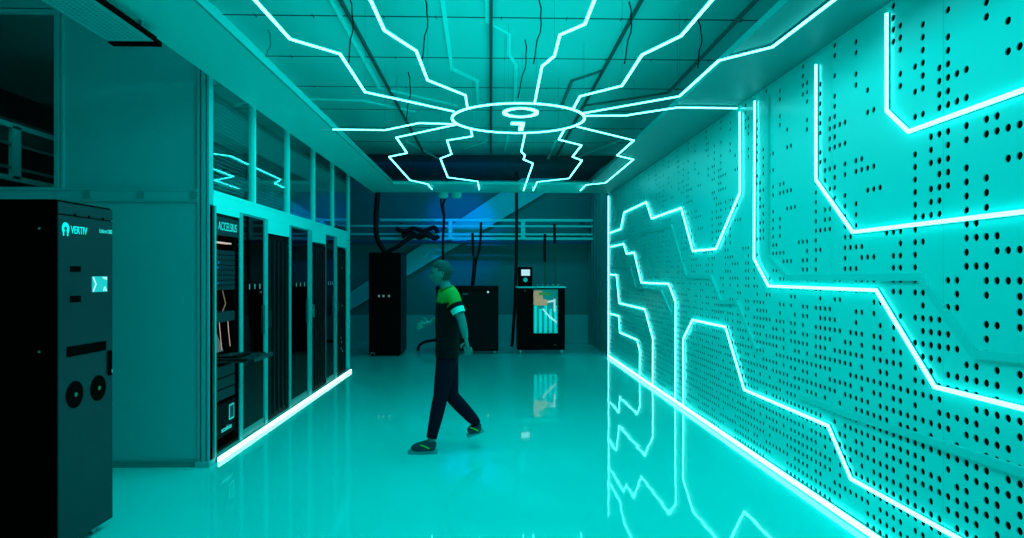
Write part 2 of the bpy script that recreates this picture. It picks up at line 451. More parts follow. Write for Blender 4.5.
r = thing('numeral_light', tuple(q[0]), 'glowing hooked numeral 1 inside the ceiling ring', 'light sign')
mb = MB(); mb.ribbon(q, 0.048, 0.012, 0.03, (0,0,-1)); mb.build('diffuser', M_LED, r)
mb = MB(); mb.ribbon(q, 0.053, 0.0, 0.012, (0,0,-1)); mb.build('housing', M_LEDH, r); susp(r, q, 1)

# unlit channels under the ceiling slab
M_CCH = mat('ceiling_channel', (0.0,0.95,0.9), rough=0.5)
M_CCD = mat('ceiling_channel_dark', (0.0,0.17,0.165), rough=0.5)
CG = [
 ([(325,-12),(332,0),(380,87.5),(457,105)], M_CCH, 'pale unlit channel on ceiling left of the ring, bending toward it'),
 ([(441,-12),(442.5,0),(452,68),(477,80),(478,104)], M_CCH, 'pale unlit channel on ceiling just left of the dark central rail'),
 ([(487,-12),(487.5,20),(509,32),(509,53),(516,63),(515,103)], M_CCH, 'pale unlit channel on ceiling crossing the dark central rail'),
 ([(602,70),(572,80),(562,104)], M_CCD, 'dark unlit channel on ceiling right of the ring, kinked'),
 ([(768,-12),(755,0),(668,92),(585,105)], M_CCD, 'unlit channel on ceiling alongside the ray crossing the right soffit'),
 ([(300,98),(362,100),(415,111)], M_CCH, 'short pale unlit channel on ceiling near left soffit edge'),
 ([(405,140),(438,186)], M_CCH, 'straight pale unlit channel on ceiling behind the ring at left'),
 ([(487,140),(465,148),(470,170),(484,173),(485,186)], M_CCH, 'stepped pale unlit channel on ceiling behind the ring'),
 ([(508,135),(505,150),(498,160),(488,162),(488,186)], M_CCH, 'kinked pale unlit channel on ceiling directly behind the ring'),
 ([(556,140),(548,172),(533,175),(527,186)], M_CCH, 'pale unlit channel on ceiling behind the ring at right'),
 ([(620,140),(575,187)], M_CCH, 'straight pale unlit channel on ceiling far right behind the ring'),
]
for pts, m_, lab in CG:
    P = [on_z(a, b, ZC) for a, b in pts]
    P = [p for p in P if p.y < YCE-0.05] or P
    if len(P) < 2: 
        P = [on_z(a, min(b,158), ZC) for a, b in pts[:2]]
    mb = MB(); mb.ribbon([Vector((p.x,p.y,ZC)) for p in P], 0.035, 0.0, 0.02, (0,0,-1))
    tag(mb.build('unlit_channel', m_), lab, 'channel')
# dark rails running the depth of the ceiling
for x, lab, w in ((0.0,'dark rail running down the middle of the ceiling',0.03), (-0.54*2.3,'dark rail under the ceiling left of the middle',0.018), (0.54*2.3,'dark rail under the ceiling right of the middle',0.018)):
    mb = MB(); mb.box((x-w/2, -1.5, ZC-0.045), (x+w/2, YCE-0.1, ZC-0.021)); mb.box((x-w/2, -1.5, ZC-0.021), (x+w/2, YCE-0.1, ZC-0.0005))
    tag(mb.build('ceiling_rail', mat('rail_dark', (0.0,0.05,0.052), rough=0.5)), lab, 'rail')
# dangling cables
DC = [((268,30),(268,64),'slack pale wire by the left soffit edge',M_GREY),
      ((349,-4),(352,66),'dark cable left of the second ceiling ray',M_CABLE),
      ((424,-4),(426,60),'dark cable over the kink of the left shoulder ray',M_CABLE),
      ((408,72),(409,120),'dark cable left of the ring',M_CABLE),
      ((539,0),(537,64),'dark cable left of the near middle ray',M_CABLE),
      ((525,40),(521,98),'dark cable right above the numeral',M_CABLE),
      ((629,2),(628,64),'dark cable over the upper right ray',M_CABLE),
      ((698,20),(701,68),'dark curved cable left of the soffit crossing ray',M_CABLE)]
for a, b, lab, m_ in DC:
    zt, zb = ZC, None
    P0 = on_z(a[0], a[1], ZC-0.002)
    P1 = on_y(b[0], b[1], P0.y)
    pts = []
    for k in range(9):
        t = k/8; p = P0.lerp(P1, t); p.x += 0.025*math.sin(t*5)+0.006*math.sin(t*17); pts.append(p)
    mb = MB(); mb.tube(pts, 0.006, 6); tag(mb.build('hanging_cable', m_, smooth=True), lab+', hanging from ceiling', 'cable')

# ------------------------------------------------------------------ server enclosure (left)
YE0 = on_x(209.5, 300, XE).y; 
def EY(px): return on_x(px, 300, XE).y
YE1 = EY(350)
enc = thing('server_enclosure', (XE, YE0, 0), 'teal walled server enclosure with glazed aisle front on the left', 'enclosure')
def epart(name, boxes, m, par=enc, bevel=0.0):
    mb = MB()
    for a, b in boxes: mb.box(a, b)
    return mb.build(name, m, par, bevel=bevel)
ZRAIL0 = CAMZ + (276-203)*YE0/700; ZRAIL1 = CAMZ + (276-190)*YE0/700
XP = on_y(57, 300, YE0).x
epart('lower_panel', [((XP-2.2, YE0, 0.05), (XE-0.09, YE0+0.06, ZRAIL0))], M_PANEL)
epart('upper_panel', [((XP+0.05, YE0+0.01, ZRAIL1), (XE-0.09, YE0+0.06, ZC))], M_PANEL)
epart('cross_rail', [((XP, YE0-0.02, ZRAIL0), (XE-0.09, YE0+0.05, ZRAIL1)), ((XP, YE0-0.026, ZRAIL0+0.012), (XE-0.09, YE0-0.02, ZRAIL0+0.02)), ((XP, YE0-0.026, ZRAIL1-0.02), (XE-0.09, YE0-0.02, ZRAIL1-0.012))], M_PANEL)
for x in (XP+0.24, XP+0.68, XP+1.12): epart('rail_fitting', [((x, YE0-0.034, ZRAIL0+0.03), (x+0.05, YE0-0.026, ZRAIL1-0.03))], M_FRAMED)
epart('base_rail', [((XP-2.2, YE0-0.012, 0.0), (XE-0.09, YE0+0.05, 0.05)), ((XP-2.2, YE0-0.02, 0.045), (XE-0.09, YE0+0.05, 0.06))], M_FRAMED)
# corner post, ribbed
epart('corner_post', [((XE-0.10, YE0-0.01, 0.0), (XE-0.075, YE0+0.08, ZC)), ((XE-0.06, YE0-0.02, 0.0), (XE-0.03, YE0+0.08, ZC)), ((XE-0.018, YE0-0.012, 0.0), (XE, YE0+0.08, ZC)), ((XE-0.10, YE0+0.015, 0.0), (XE-0.005, YE0+0.07, ZC)), ((XE-0.11,YE0-0.03,0),(XE+0.01,YE0+0.08,0.05))], M_PANEL)
epart('corner_post', [((XP+0.0, YE0-0.012, ZRAIL1), (XP+0.022, YE0+0.06, ZC)), ((XP+0.034, YE0-0.006, ZRAIL1), (XP+0.055, YE0+0.06, ZC)), ((XP, YE0+0.01, ZRAIL1), (XP+0.055, YE0+0.05, ZC))], M_PANEL)
ZH = CAMZ + 0.70     # bottom of the glazing
ZD = CAMZ + 0.60     # top of the sliding doors
# frame pieces in the aisle face
bays = [YE0+0.03, EY(255.5), EY(289.5), EY(315), EY(334), YE1]
mull = [((XE-0.05, y-0.035, ZH), (XE+0.0, y+0.02, ZC)) for y in bays[1:-1]]
for a, b in mull: epart('mullion', [(a, b)], M_FRAME)
epart('mullion', [((XE-0.05, YE1-0.04, 0), (XE, YE1, ZC))], M_FRAME)
epart('front_header', [((XE-0.06, YE0+0.08, ZH-0.0), (XE+0.004, YE1-0.04, ZH+0.03)), ((XE-0.012, YE0+0.08, ZD), (XE, YE1-0.04, ZH))], M_FRAME)
epart('top_rail', [((XE-0.06, YE0+0.08, ZC-0.08), (XE+0.002, YE1-0.04, ZC))], M_FRAME)
for i in range(5):
    a = bays[i]+0.03; b = bays[i+1]-0.03
    g = epart('glazing_pane', [((XE-0.03, a, ZH+0.03), (XE-0.024, b, ZC-0.08))], M_GLASS)
# slatted blind behind each pane
for i in range(5):
    mb = MB(); a = bays[i]+0.04; b = bays[i+1]-0.04
    z = ZH+0.05
    while z < ZS+0.45:
        mb.box((XE-0.10, a, z), (XE-0.07, b, z+0.012)); z += 0.034
    mb.build('blind', mat('blind_slat', (0.0,0.9,0.88), rough=0.5), enc)
# aisle face lower part : posts between racks and doors
posts = [(209.8,216.5),(240,243),(265,268),(289.7,291.2),(308.6,312.2),(334.6,337.2)]
for a, b in posts:
    epart('post', [((XE-0.012, EY(a), 0.02), (XE, EY(b), ZD+0.001))], mat('post_paint', (0.0,0.45,0.44), rough=0.35))
epart('post_shade_strip', [((XE+0.001, EY(212.2), 0.05), (XE+0.004, EY(214.2), ZD))], M_DARKT)  # dark strip laid on the post, coloured as the shade of a gap
# lower headers above the three lower racks
for a, b, pz in ((268,290,0.455),(312.2,326,0.455),(337.2,347.3,0.46)):
    epart('lower_header', [((XE-0.012, EY(a), CAMZ+pz), (XE-0.002, EY(b), ZD+0.001))], M_FRAME)
epart('lower_header', [((XE-0.012, EY(216.5), CAMZ+0.545), (XE-0.002, EY(240), ZD+0.001))], M_FRAME)
epart('floor_track', [((XE-0.08, YE0+0.08, 0.0), (XE-0.004, YE1, 0.055))], M_FRAMED)
# shell: interior dark faces
epart('inner_back_wall', [((XE-1.3, YE0+0.07, 0.0), (XE-1.25, YE1-0.03, ZC-0.0))], M_BACKD)
epart('end_wall', [((XE-1.25, YE1-0.05, 0.0), (XE-0.051, YE1-0.0, ZC))], M_PANEL)
# sliding glass doors
def sliding(a, b, lab, tint=None, arc=False):
    ya, yb = EY(a), EY(b)
    d = epart('sliding_door', [((XE-0.012, ya, 0.06), (XE-0.003, ya+0.012, ZD)), ((XE-0.012, yb-0.03, 0.06), (XE-0.003, yb, ZD)),
               ((XE-0.012, ya, ZD-0.02), (XE-0.003, yb, ZD)), ((XE-0.012, ya, 0.06), (XE-0.003, yb, 0.13))], mat('door_stile', (0.0,0.26,0.26), rough=0.35))
    d['label'] = lab
    mb = MB(); mb.box((XE-0.010, ya+0.02, 0.13), (XE-0.006, yb-0.03, ZD-0.02)); mb.build('pane', tint or M_GLASSD, d)
    mb = MB()
    for k in range(3):
        y = ya + (yb-ya)*(0.30+0.24*k); mb.box((XE-0.0059, y-0.012, 1.47), (XE-0.0045, y+0.012, 1.52))
    build_each(mb, 'decal', mat('decal', (0.1,0.3,0.3), emit=(0.1,0.3,0.3), estr=0.25), d)
    mb = MB(); mb.box((XE-0.005, yb-0.03, 1.0), (XE+0.012, yb-0.015, 1.3)); mb.build('handle', M_SILV, d)
    return d
sliding(243.2, 264.8, 'dark glass sliding door beside the first rack')
sliding(291.4, 308.4, 'dark glass sliding door in the middle of the front')
sliding(326.2, 334.4, 'bluish glass sliding door near the far end', glass_mat('blue_door_glass', (0.01,0.10,0.30), 1, refl=0.5))

# ------------------------------------------------------------------ racks inside the enclosure
def rack(pa, pb, top, label, detail=0):
    ya, yb = EY(pa)+0.01, EY(pb)-0.01; x1 = XE-(0.06 if detail else 0.013); x0 = XE-1.15
    z1 = top
    r = thing('server_rack', ((x0+x1)/2, (ya+yb)/2, 0.0), label, 'server rack')
    mb = MB(); mb.box((x0, ya, 0.03), (x1-0.06, ya+0.02, z1)); mb.box((x0, yb-0.02, 0.03), (x1-0.06, yb, z1)); mb.box((x0, ya, z1-0.03), (x1-0.06, yb, z1)); mb.box((x0, ya, 0.0), (x1-0.06, yb, 0.06)); mb.box((x0, ya, 0.0), (x0+0.02, yb, z1))
    mb.build('case', M_BLACK, r)
    mb = MB(); mb.box((x1-0.06, ya, 0.02), (x1-0.02, ya+0.04, z1)); mb.box((x1-0.06, yb-0.04, 0.02), (x1-0.02, yb, z1)); mb.box((x1-0.06, ya, z1-0.05), (x1-0.02, yb, z1)); mb.box((x1-0.06, ya, 0.02), (x1-0.02, yb, 0.08))
    mb.build('front_frame', M_BLACK, r)
    return r, ya, yb, x1, z1
r1, ya, yb, x1, z1 = rack(217, 240, CAMZ+0.53, 'open black server rack nearest the corner, with name plate and pull-out laptop shelf')
mb = MB(); mb.box((x1-0.02, ya+0.01, z1-0.17), (x1, yb-0.01, z1-0.01)); np_ = mb.build('name_plate', mat('plate_dark', (0.0,0.02,0.026), rough=0.4), r1)
text_mesh('lettering', 'ACCELSIUS', 0.105, M_LOGO2, np_, facing((x1+0.001, ya+0.05, z1-0.125), (0,1,0), (0,0,1)), bold=0.0, width=(yb-ya)-0.09)
# servers
zz = z1-0.24
mb = MB(); mb.box((x1-0.06, ya+0.05, zz), (x1-0.012, yb-0.14, zz+0.012)); mb.build('rack_lamp', M_PINK, r1)
hgt = [0.045]*8 
z = zz-0.06
for i, h in enumerate(hgt):
    mb = MB(); mb.box((x1-0.7, ya+0.045, z-h+0.006), (x1-0.015, yb-0.045, z), )
    s_ = mb.build('server_unit', mat('server_blue', (0.0,0.011,0.019), rough=0.4), r1, bevel=0.003)
    if i in (2,3,6):
        mb = MB(); mb.box((x1-0.015, ya+0.07+0.01*(i%3), z-0.028), (x1-0.012, ya+0.085+0.01*(i%3), z-0.016)); build_each(mb, 'status_light', M_BLUEDOT, s_)
    z -= h
mb = MB(); mb.tube([(x1-0.05, ya+0.28, z), (x1-0.03, ya+0.30, z-0.12), (x1-0.05, ya+0.28, 1.28)], 0.004, 6); mb.build('cable', M_WARM, r1)
mb = MB(); mb.box((x1-0.6, ya+0.045, 1.19), (x1-0.01, yb-0.06, 1.28)); mb.build('server_unit', mat('server_teal', (0.0,0.02,0.028), rough=0.4), r1, bevel=0.004)
for zb, zt in ((0.70,0.80),(0.60,0.69),(0.50,0.59)):
    mb = MB(); mb.box((x1-0.6, ya+0.045, zb), (x1-0.012, yb-0.05, zt)); mb.build('server_unit', MATS['server_blue'], r1, bevel=0.004)
mb = MB(); mb.box((x1-0.6, ya+0.045, 0.17), (x1-0.008, yb-0.045, 0.47)); pw = mb.build('power_unit', M_BLACK, r1, bevel=0.005)
mb = MB(); mb.box((x1-0.008, yb-0.21, 0.29), (x1-0.005, yb-0.09, 0.43)); mb.build('label_plate', M_LOGO2, pw)
mb = MB(); mb.box((x1-0.005, yb-0.195, 0.305), (x1-0.004, yb-0.105, 0.415)); mb.build('label_face', M_DARKT, pw)
text_mesh('lettering', 'accelsius', 0.06, M_LOGO2, pw, facing((x1-0.006, ya+0.14, 0.215), (0,1,0), (0,0,1)), bold=0.001, width=0.24)
# pull-out shelf with laptop
sh = epart('pull_out_shelf', [((XE-0.4, YE0+0.20, 0.862), (-2.06, YE0+0.72, 0.876)), ((-2.07, YE0+0.20, 0.85), (-2.055, YE0+0.72, 0.885)),
     ((XE-0.4, YE0+0.20, 0.845), (-2.12, YE0+0.215, 0.885)), ((XE-0.4, YE0+0.705, 0.845), (-2.12, YE0+0.72, 0.885))], mat('shelf_dark', (0.0,0.03,0.035), rough=0.35), par=r1)
lp = thing('laptop', (XE-0.05, YE0+0.42, 0.878), 'open laptop on the pull-out shelf of the first server rack', 'laptop')
lp.location.z = 0.8765
bpy.context.view_layer.update()
mb = MB(); mb.box((XE-0.10, YE0+0.24, 0.8765), (XE+0.15, YE0+0.58, 0.895)); kb = mb.build('keyboard_base', M_BLACK, lp, bevel=0.004)
mb = MB()
for i in range(5):
    for j in range(12):
        mb.box((XE+0.06-i*0.022, YE0+0.26+j*0.025, 0.8951), (XE+0.076-i*0.022, YE0+0.28+j*0.025, 0.8985))
mb.build('keys', M_DARKT, kb)
mb = MB()
for (a,b,m_) in ((0.24,0.58,0),):
    n0 = Vector((XE-0.10, YE0+a, 0.897)); u = Vector((-0.10,0,0.27))
    w = Vector((0,b-a,0)); t = Vector((-0.008,0,-0.003))
    i = len(mb.v); P = [n0,n0+w,n0+w+u,n0+u]; mb.v += [tuple(p) for p in P]+[tuple(p+t) for p in P]
    for qd in ((0,1,2,3),(7,6,5,4),(0,4,5,1),(1,5,6,2),(2,6,7,3),(3,7,4,0)): mb.f.append(tuple(i+k for k in qd)); mb.mi.append(0)
scr = mb.build('screen_lid', M_BLACK, lp)
mb = MB(); o = Vector((0.0015,0,0.0006)); n0 = Vector((XE-0.10, YE0+0.255, 0.912)); u = Vector((-0.10,0,0.27))*0.86; w = Vector((0,0.31,0))
mb.face([n0+o, n0+w+o, n0+w+u+o, n0+u+o]); mb.build('display', mat('display', (0.1,0.1,0.1), emit=(0.5,0.42,0.42), estr=0.12, rough=0.3), scr, recalc=False)
mb = MB(); mb.tube([(XE-0.03, YE0+0.29, 1.19), (XE-0.015, YE0+0.27, 1.10), (XE-0.02, YE0+0.32, 0.95)], 0.003, 6); mb.tube([(XE-0.03, YE0+0.49, 1.19), (XE-0.015, YE0+0.47, 1.09), (XE-0.02, YE0+0.52, 0.96)], 0.003, 6)
build_each(mb, 'patch_cable', M_PINK, r1)  # cables glow through their emissive material, though they are no lamps
# three closed racks
for a, b, tz, lab in ((268.2,289.6,CAMZ+0.45,'tall black closed rack behind the second opening of the enclosure'),(312.4,326,CAMZ+0.45,'tall black closed rack behind the third opening of the enclosure'),(337.4,347,CAMZ+0.455,'black rack in the last opening, at the far end of the enclosure')):
    r, ya, yb, x1, z1 = rack(a, b, tz-0.005, lab)
    mb = MB()
    mb.box((x1-0.02, ya+0.01, 0.06), (x1-0.005, yb-0.01, z1-0.03))
    d = mb.build('door', M_BLACK, r)
    mb = MB()
    n = 5
    for k in range(n):
        y = ya + (yb-ya)*(k+0.5)/n; mb.box((x1-0.005, y-0.006, 0.1), (x1+0.008, y+0.006, z1-0.06))
    mb.build('door_rib', mat('rib_dark', (0.0,0.02,0.022), rough=0.35), d)
    mb = MB(); mb.box((x1-0.005, ya+0.06, 1.05), (x1+0.02, ya+0.075, 1.22)); mb.build('handle', M_DARKT if 'third' not in lab else M_SILV, d)
    if 'last' in lab:
        mb = MB()
        for (yy, z) in ((0.25,0.62),(0.3,0.55),(0.26,0.45),(0.36,0.4),(0.32,1.72),(0.34,1.12)):
            mb.box((x1+0.008, ya+yy, z), (x1+0.010, ya+yy+0.03, z+0.015))
        build_each(mb, 'status_light', M_LOGO2, d)

# rack interior of glass door bays: equipment rows dimly visible
for a, b, lab in ((243.2,264.8,'dim equipment rack seen through the nearest glass door'),(291.4,308.4,'dim equipment rack seen through the middle glass door')):
    r, ya, yb, x1, z1 = rack(a, b, CAMZ+0.55, lab, 1)
    mb = MB()
    for k in range(6):
        mb.box((x1-0.3, ya+0.06, 1.75+0.07*k), (x1-0.02, yb-0.06, 1.75+0.07*k+0.015))
    build_each(mb, 'shelf', M_GREY, r)
    mb = MB(); mb.box((x1-0.06, ya+0.05, 0.08), (x1-0.03, yb-0.05, 1.70)); mb.build('blank_panel', M_DARKT if '243' in str(a) else M_BLACK, r)
# plinth light along the enclosure
led('base_light', [Vector((XE, YE0+0.14, 0.022)), Vector((XE, YE1-0.02, 0.022))], 0.036, 0.03, (1,0,0), 'thick bright strip glowing along the foot of the server enclosure', m=M_LEDL)

# upper left window of the enclosure --------------------------------
zw0 = on_y(10, 187, YE0).z; zw1 = on_y(10, 14, YE0).z
mb = MB()
mb.box((XP-2.2, YE0-0.01, zw1), (XP, YE0+0.05, zw1+0.04)); mb.box((XP-2.2, YE0-0.005, zw1+0.05), (XP, YE0+0.05, ZC))
mb.box((XP-2.2, YE0-0.015, ZRAIL0), (XP-0.002, YE0+0.05, zw0)); mb.box((XP-2.2, YE0-0.022, zw0-0.03), (XP-0.002, YE0+0.05, zw0-0.01))
mb.box((XP-0.02, YE0-0.008, zw0), (XP-0.001, YE0+0.05, zw1))
win = struct(mb.build('window_1', M_PANEL))
mb = MB(); mb.box((XP-2.2, YE0+0.015, zw0), (XP-0.02, YE0+0.021, zw1)); mb.build('pane', glass_mat('window_glass', (0.3,0.85,0.85), 1, refl=0.5), win)
# room behind: dark backdrop wall plus a railing
mb = MB(); mb.box((-6.0, 9.5, 0.0), (XE-1.32, 9.6, ZC)); struct(mb.build('wall_inner', M_BACKD))
rl = thing('railing', (-4.6, 7.0, 2.3), 'teal steel railing seen through the dark upper window', 'railing')
def rail_y(px, py, X): return on_x(px, py, X)
XR = -4.6
za = on_x(0, 122, XR).z; zb = on_x(0, 176, XR).z
for z, nm in ((za,'top_rail'),(zb,'bottom_rail')):
    mb = MB(); mb.box((XR-0.02, 6.0, z-0.025), (XR+0.02, 9.4, z+0.025)); mb.build(nm, M_STEEL, rl)
for px in (15, 70, 100):
    y = on_x(px, 150, XR).y; mb = MB(); mb.box((XR-0.02, y-0.06, zb), (XR+0.02, y+0.06, za)); mb.build('upright', M_STEEL, rl)
mb = MB(); mb.box((XR-0.01, 6.0, za-0.19), (XR+0.01, 9.4, za-0.165)); mb.box((XR-0.01, 6.0, zb+0.09), (XR+0.01, 9.4, zb+0.115)); build_each(mb, 'middle_rail', M_FRAMED, rl)
mb = MB(); mb.box((-5.1, 7.2, 2.2), (-5.02, 7.3, ZC)); mb.box((-5.1, 6.6, 3.2), (-5.0, 9.4, 3.24)); mb.box((-5.1,7.3,3.02),(-5.06,9.4,3.16))
tag(mb.build('steel_column', M_FRAMED), 'dim steel column with beams behind the dark upper window', 'column')

# perforated tray beside the soffit ----------------------------------
tr = thing('ceiling_tray', (-2.3, 3.5, ZS), 'perforated teal tray hung beside the left soffit at top left', 'tray')
zt = CAMZ+1.50
ye = on_z(108, 41, zt).y; xl = on_z(108, 41, zt).x; xr = on_z(152, 40, zt).x
mb = MB(); mb.box((xl, -1.0, zt), (xr, ye, zt+0.02)); tb = mb.build('tray_body', mat('tray_paint', (0.0,0.55,0.55), rough=0.4), tr)
mb = MB()
y = 2.6
while y < ye-0.05:
    x = xl+0.03
    while x < xr-0.03:
        mb.box((x, y, zt-0.0012), (x+0.016, y+0.016, zt-0.0002)); x += 0.034
    y += 0.034
mb.build('perforation', M_FRAMED, tb)
mb = MB(); mb.box((xl, ye, zt-0.012), (xr+0.018, ye+0.07, zt+0.02)); mb.box((xr+0.002, -1.0, zt-0.0), (xr+0.018, ye, zt+0.03)); mb.build('black_edge', M_MATTE, tr)
mb = MB()
for yy in (1.5, 3.0, ye-0.1):
    for xx in (xl+0.03, xr-0.05): mb.box((xx, yy, zt+0.02), (xx+0.02, yy+0.02, ZC))
build_each(mb, 'hanger', M_FRAMED, tr)
zsof = ZS
# ------------------------------------------------------------------ big cabinet front left
n0 = Vector((on_y(57.3, 300, 3.99).x, 3.99, 0)); f0 = Vector((on_y(112.8, 300, 4.54).x, 4.54, 0))
dirv = (f0-n0).normalized(); W = (f0-n0).length; left = Vector((-dirv.y, dirv.x, 0))   # to -X
cab = thing('cooling_cabinet', tuple(n0), 'large black cooling cabinet on castors at the left edge with round dark vents', 'cabinet')
ang = math.atan2(dirv.y, dirv.x)
def cbox(mb, a0, a1, d0, d1, z0, z1):
    """a along the front width, d outwards from front (positive to the aisle), z up"""
    i = len(mb.v)
    for z in (z0, z1):
        for (a, d) in ((a0,d0),(a1,d0),(a1,d1),(a0,d1)):
            p = n0 + dirv*a - left*d; mb.v.append((p.x, p.y, z))
    for qd in ((3,2,1,0),(4,5,6,7),(0,1,5,4),(1,2,6,5),(2,3,7,6),(3,0,4,7)):
        mb.f.append(tuple(i+k for k in qd)); mb.mi.append(mb.cur)
ZCB = 2.03
mb = MB(); cbox(mb, 0.0, W, -1.1, -0.008, 0.06, ZCB); case = mb.build('case', M_MATTE, cab, bevel=0.006)
mb = MB(); cbox(mb, 0.006, W, -0.008, 0.0, 0.06, ZCB-0.085); fd = mb.build('front_door', M_VERT, cab, bevel=0.003)
mb = MB(); cbox(mb, 0.006, W, -0.008, 0.0, ZCB-0.078, ZCB-0.012); mb.build('front_fascia', M_VERT, cab, bevel=0.003)
def cpt(px, py, d=0.0):
    """point of the cabinet front (offset d) seen at a pixel"""
    N = -left; R0 = ray(px, py); o = Vector((0,0,CAMZ)); base = n0 + N*d
    t = (base-o).dot(N)/R0.dot(N); p = o+R0*t
    return (p-base).dot(dirv), p.z
def cslab(name, px0, py0, px1, py1, m, par, d=0.003):
    a0, z0 = cpt(px0, py0); a1, z1 = cpt(px1, py1); zc0 = (z0+z1)/2
    mb = MB(); cbox(mb, a0, a1, 0.0002, d, min(z0,z1), max(z0,z1)); return mb.build(name, m, par)
cslab('slot', 70, 266, 80.5, 272, M_MATTE, fd); cslab('slot', 70, 296, 80.5, 302, M_MATTE, fd)
mb = MB(); a0,_ = cpt(66.5, 355); a1,_ = cpt(105.5, 345); _,zA = cpt(85, 344.0); _,zB = cpt(85,354)
cbox(mb, a0, a1, 0.0002, 0.004, zB, zA); mb.build('vent_grille', M_MATTE, fd)
for (px, py) in ((74.5,394.5),(98,388)):
    a, z = cpt(px, py); p = n0 + dirv*a
    mb = MB(); seg = 28
    N = -left
    def disc(r, d0, d1):
        i = len(mb.v)
        for dd in (d0, d1):
            for k in range(seg):
                t = 2*math.pi*k/seg; q = p + dirv*(r*math.cos(t)) + Vector((0,0,z+r*math.sin(t))) + N*dd; mb.v.append(tuple(q))
        for k in range(seg): mb.f.append((i+k, i+(k+1)%seg, i+seg+(k+1)%seg, i+seg+k)); mb.mi.append(0)
        mb.f.append(tuple(i+seg+k for k in range(seg))); mb.mi.append(0)
    disc(0.078, 0.0002, 0.005); disc(0.05, 0.005, 0.007); v = mb.build('round_vent', M_MATTE, fd)
    mb = MB(); disc(0.013, 0.007, 0.010); mb.build('vent_hub', mat('hub_green', (0.02,0.2,0.08), rough=0.4), v)
mb = MB(); a, z = cpt(109.3, 362); cbox(mb, a-0.018, a+0.010, 0.0, 0.016, z-0.085, z+0.075); hd = mb.build('handle', M_MATTE, fd, bevel=0.006)
mb = MB(); cbox(mb, a-0.004, a+0.009, 0.016, 0.019, z-0.066, z-0.046); mb.build('lock', M_SILV, hd)
# display
a0, z0 = cpt(92, 277); a1, z1 = cpt(106.5, 291)
mb = MB(); cbox(mb, a0-0.004, a1+0.004, 0.0002, 0.003, z1-0.004, z0+0.004); sc = mb.build('display', M_SCREEN, fd)
mb = MB()
def cquad(mb, pts, d):
    mb.face([n0+dirv*a-left*d+Vector((0,0,z)) for a, z in pts])
w_, h_ = a1-a0, z0-z1
def qd(pts, d=0.0036): cquad(mb, [(a0+w_*u, z1+h_*v) for u, v in pts], d)
qd([(0,1),(0.10,1),(0.28,0.5),(0.18,0.5)]); qd([(0.18,0.5),(0.28,0.5),(0.10,0),(0,0)]); qd([(0.62,1),(1,1),(1,0.80),(0.80,0.86)]); qd([(0.72,0),(0.80,0),(0.88,0.35),(0.78,0.3)]); qd([(0.9,0.0),(1,0),(0.9,0.3),(0.86,0.3)])
mb.build('display_mark', M_SCREENW, sc, recalc=False)
# three small screws on the fascia
mb = MB()
for px, py in ((75,215),(89,217),(103,219)):
    a, z = cpt(px, py); cbox(mb, a-0.008, a+0.008, 0.0002, 0.003, z-0.008, z+0.008)
build_each(mb, 'fascia_screw', M_MATTE, cab)
# logo : round emblem with notched foot, lettering
a, z = cpt(65.3, 228.5); r_ = 0.034
mb = MB()
for k in range(24):
    t0 = 2*math.pi*k/24; t1 = 2*math.pi*(k+1)/24
    if 16 <= k < 20: continue
    cquad(mb, [(a+0.012*math.cos(t0), z+0.012*math.sin(t0)), (a+r_*math.cos(t0), z+r_*math.sin(t0)*1.05), (a+r_*math.cos(t1), z+r_*math.sin(t1)*1.05), (a+0.012*math.cos(t1), z+0.012*math.sin(t1))], 0.002)
cquad(mb, [(a-0.026,z-0.02),(a-0.012,z-0.012),(a-0.012,z-0.042),(a-0.024,z-0.042)], 0.002)
cquad(mb, [(a+0.026,z-0.02),(a+0.012,z-0.012),(a+0.012,z-0.042),(a+0.024,z-0.042)], 0.002)
mb.build('emblem', M_LOGO, fd, recalc=False)
a, z = cpt(70.6, 233.2); p = n0+dirv*a-left*0.002; a2,_ = cpt(86.8, 233)
text_mesh('lettering', 'VERTIV', 0.062, M_LOGO, fd, facing((p.x,p.y,z), dirv, (0,0,1)), bold=0.0004, width=a2-a)
a, z = cpt(99.0, 233.6); p = n0+dirv*a-left*0.002; a2,_ = cpt(113, 235)
text_mesh('lettering', 'Liebert DSE', 0.034, M_LOGO2, fd, facing((p.x,p.y,z+0.006), dirv, (0,0,1)), bold=0.001, width=min(a2,W-0.012)-a)
# castors
for a, d in ((W-0.10,-0.07),(0.1,-0.07),(W-0.1,-1.0),(0.1,-1.0)):
    p = n0+dirv*a-left*d
    mb = MB(); mb.lathe([(0.012,-0.014),(0.034,-0.012),(0.034,0.012),(0.012,0.014)], (p.x,p.y,0.034), 'x', 16); mb.box((p.x-0.02,p.y-0.02,0.045),(p.x+0.02,p.y+0.02,0.062)); mb.build('castor', M_SILV if a > 0.3 else M_MATTE, cab)
mb = MB()
for aa, zz_ in ((-0.001,1.17),(-0.001,1.86)):
    p = n0+left*0.10; mb.box((p.x-0.006, p.y-0.004, zz_), (p.x+0.006, p.y+0.004, zz_+0.012))
build_each(mb, 'side_screw', M_SILV, cab)

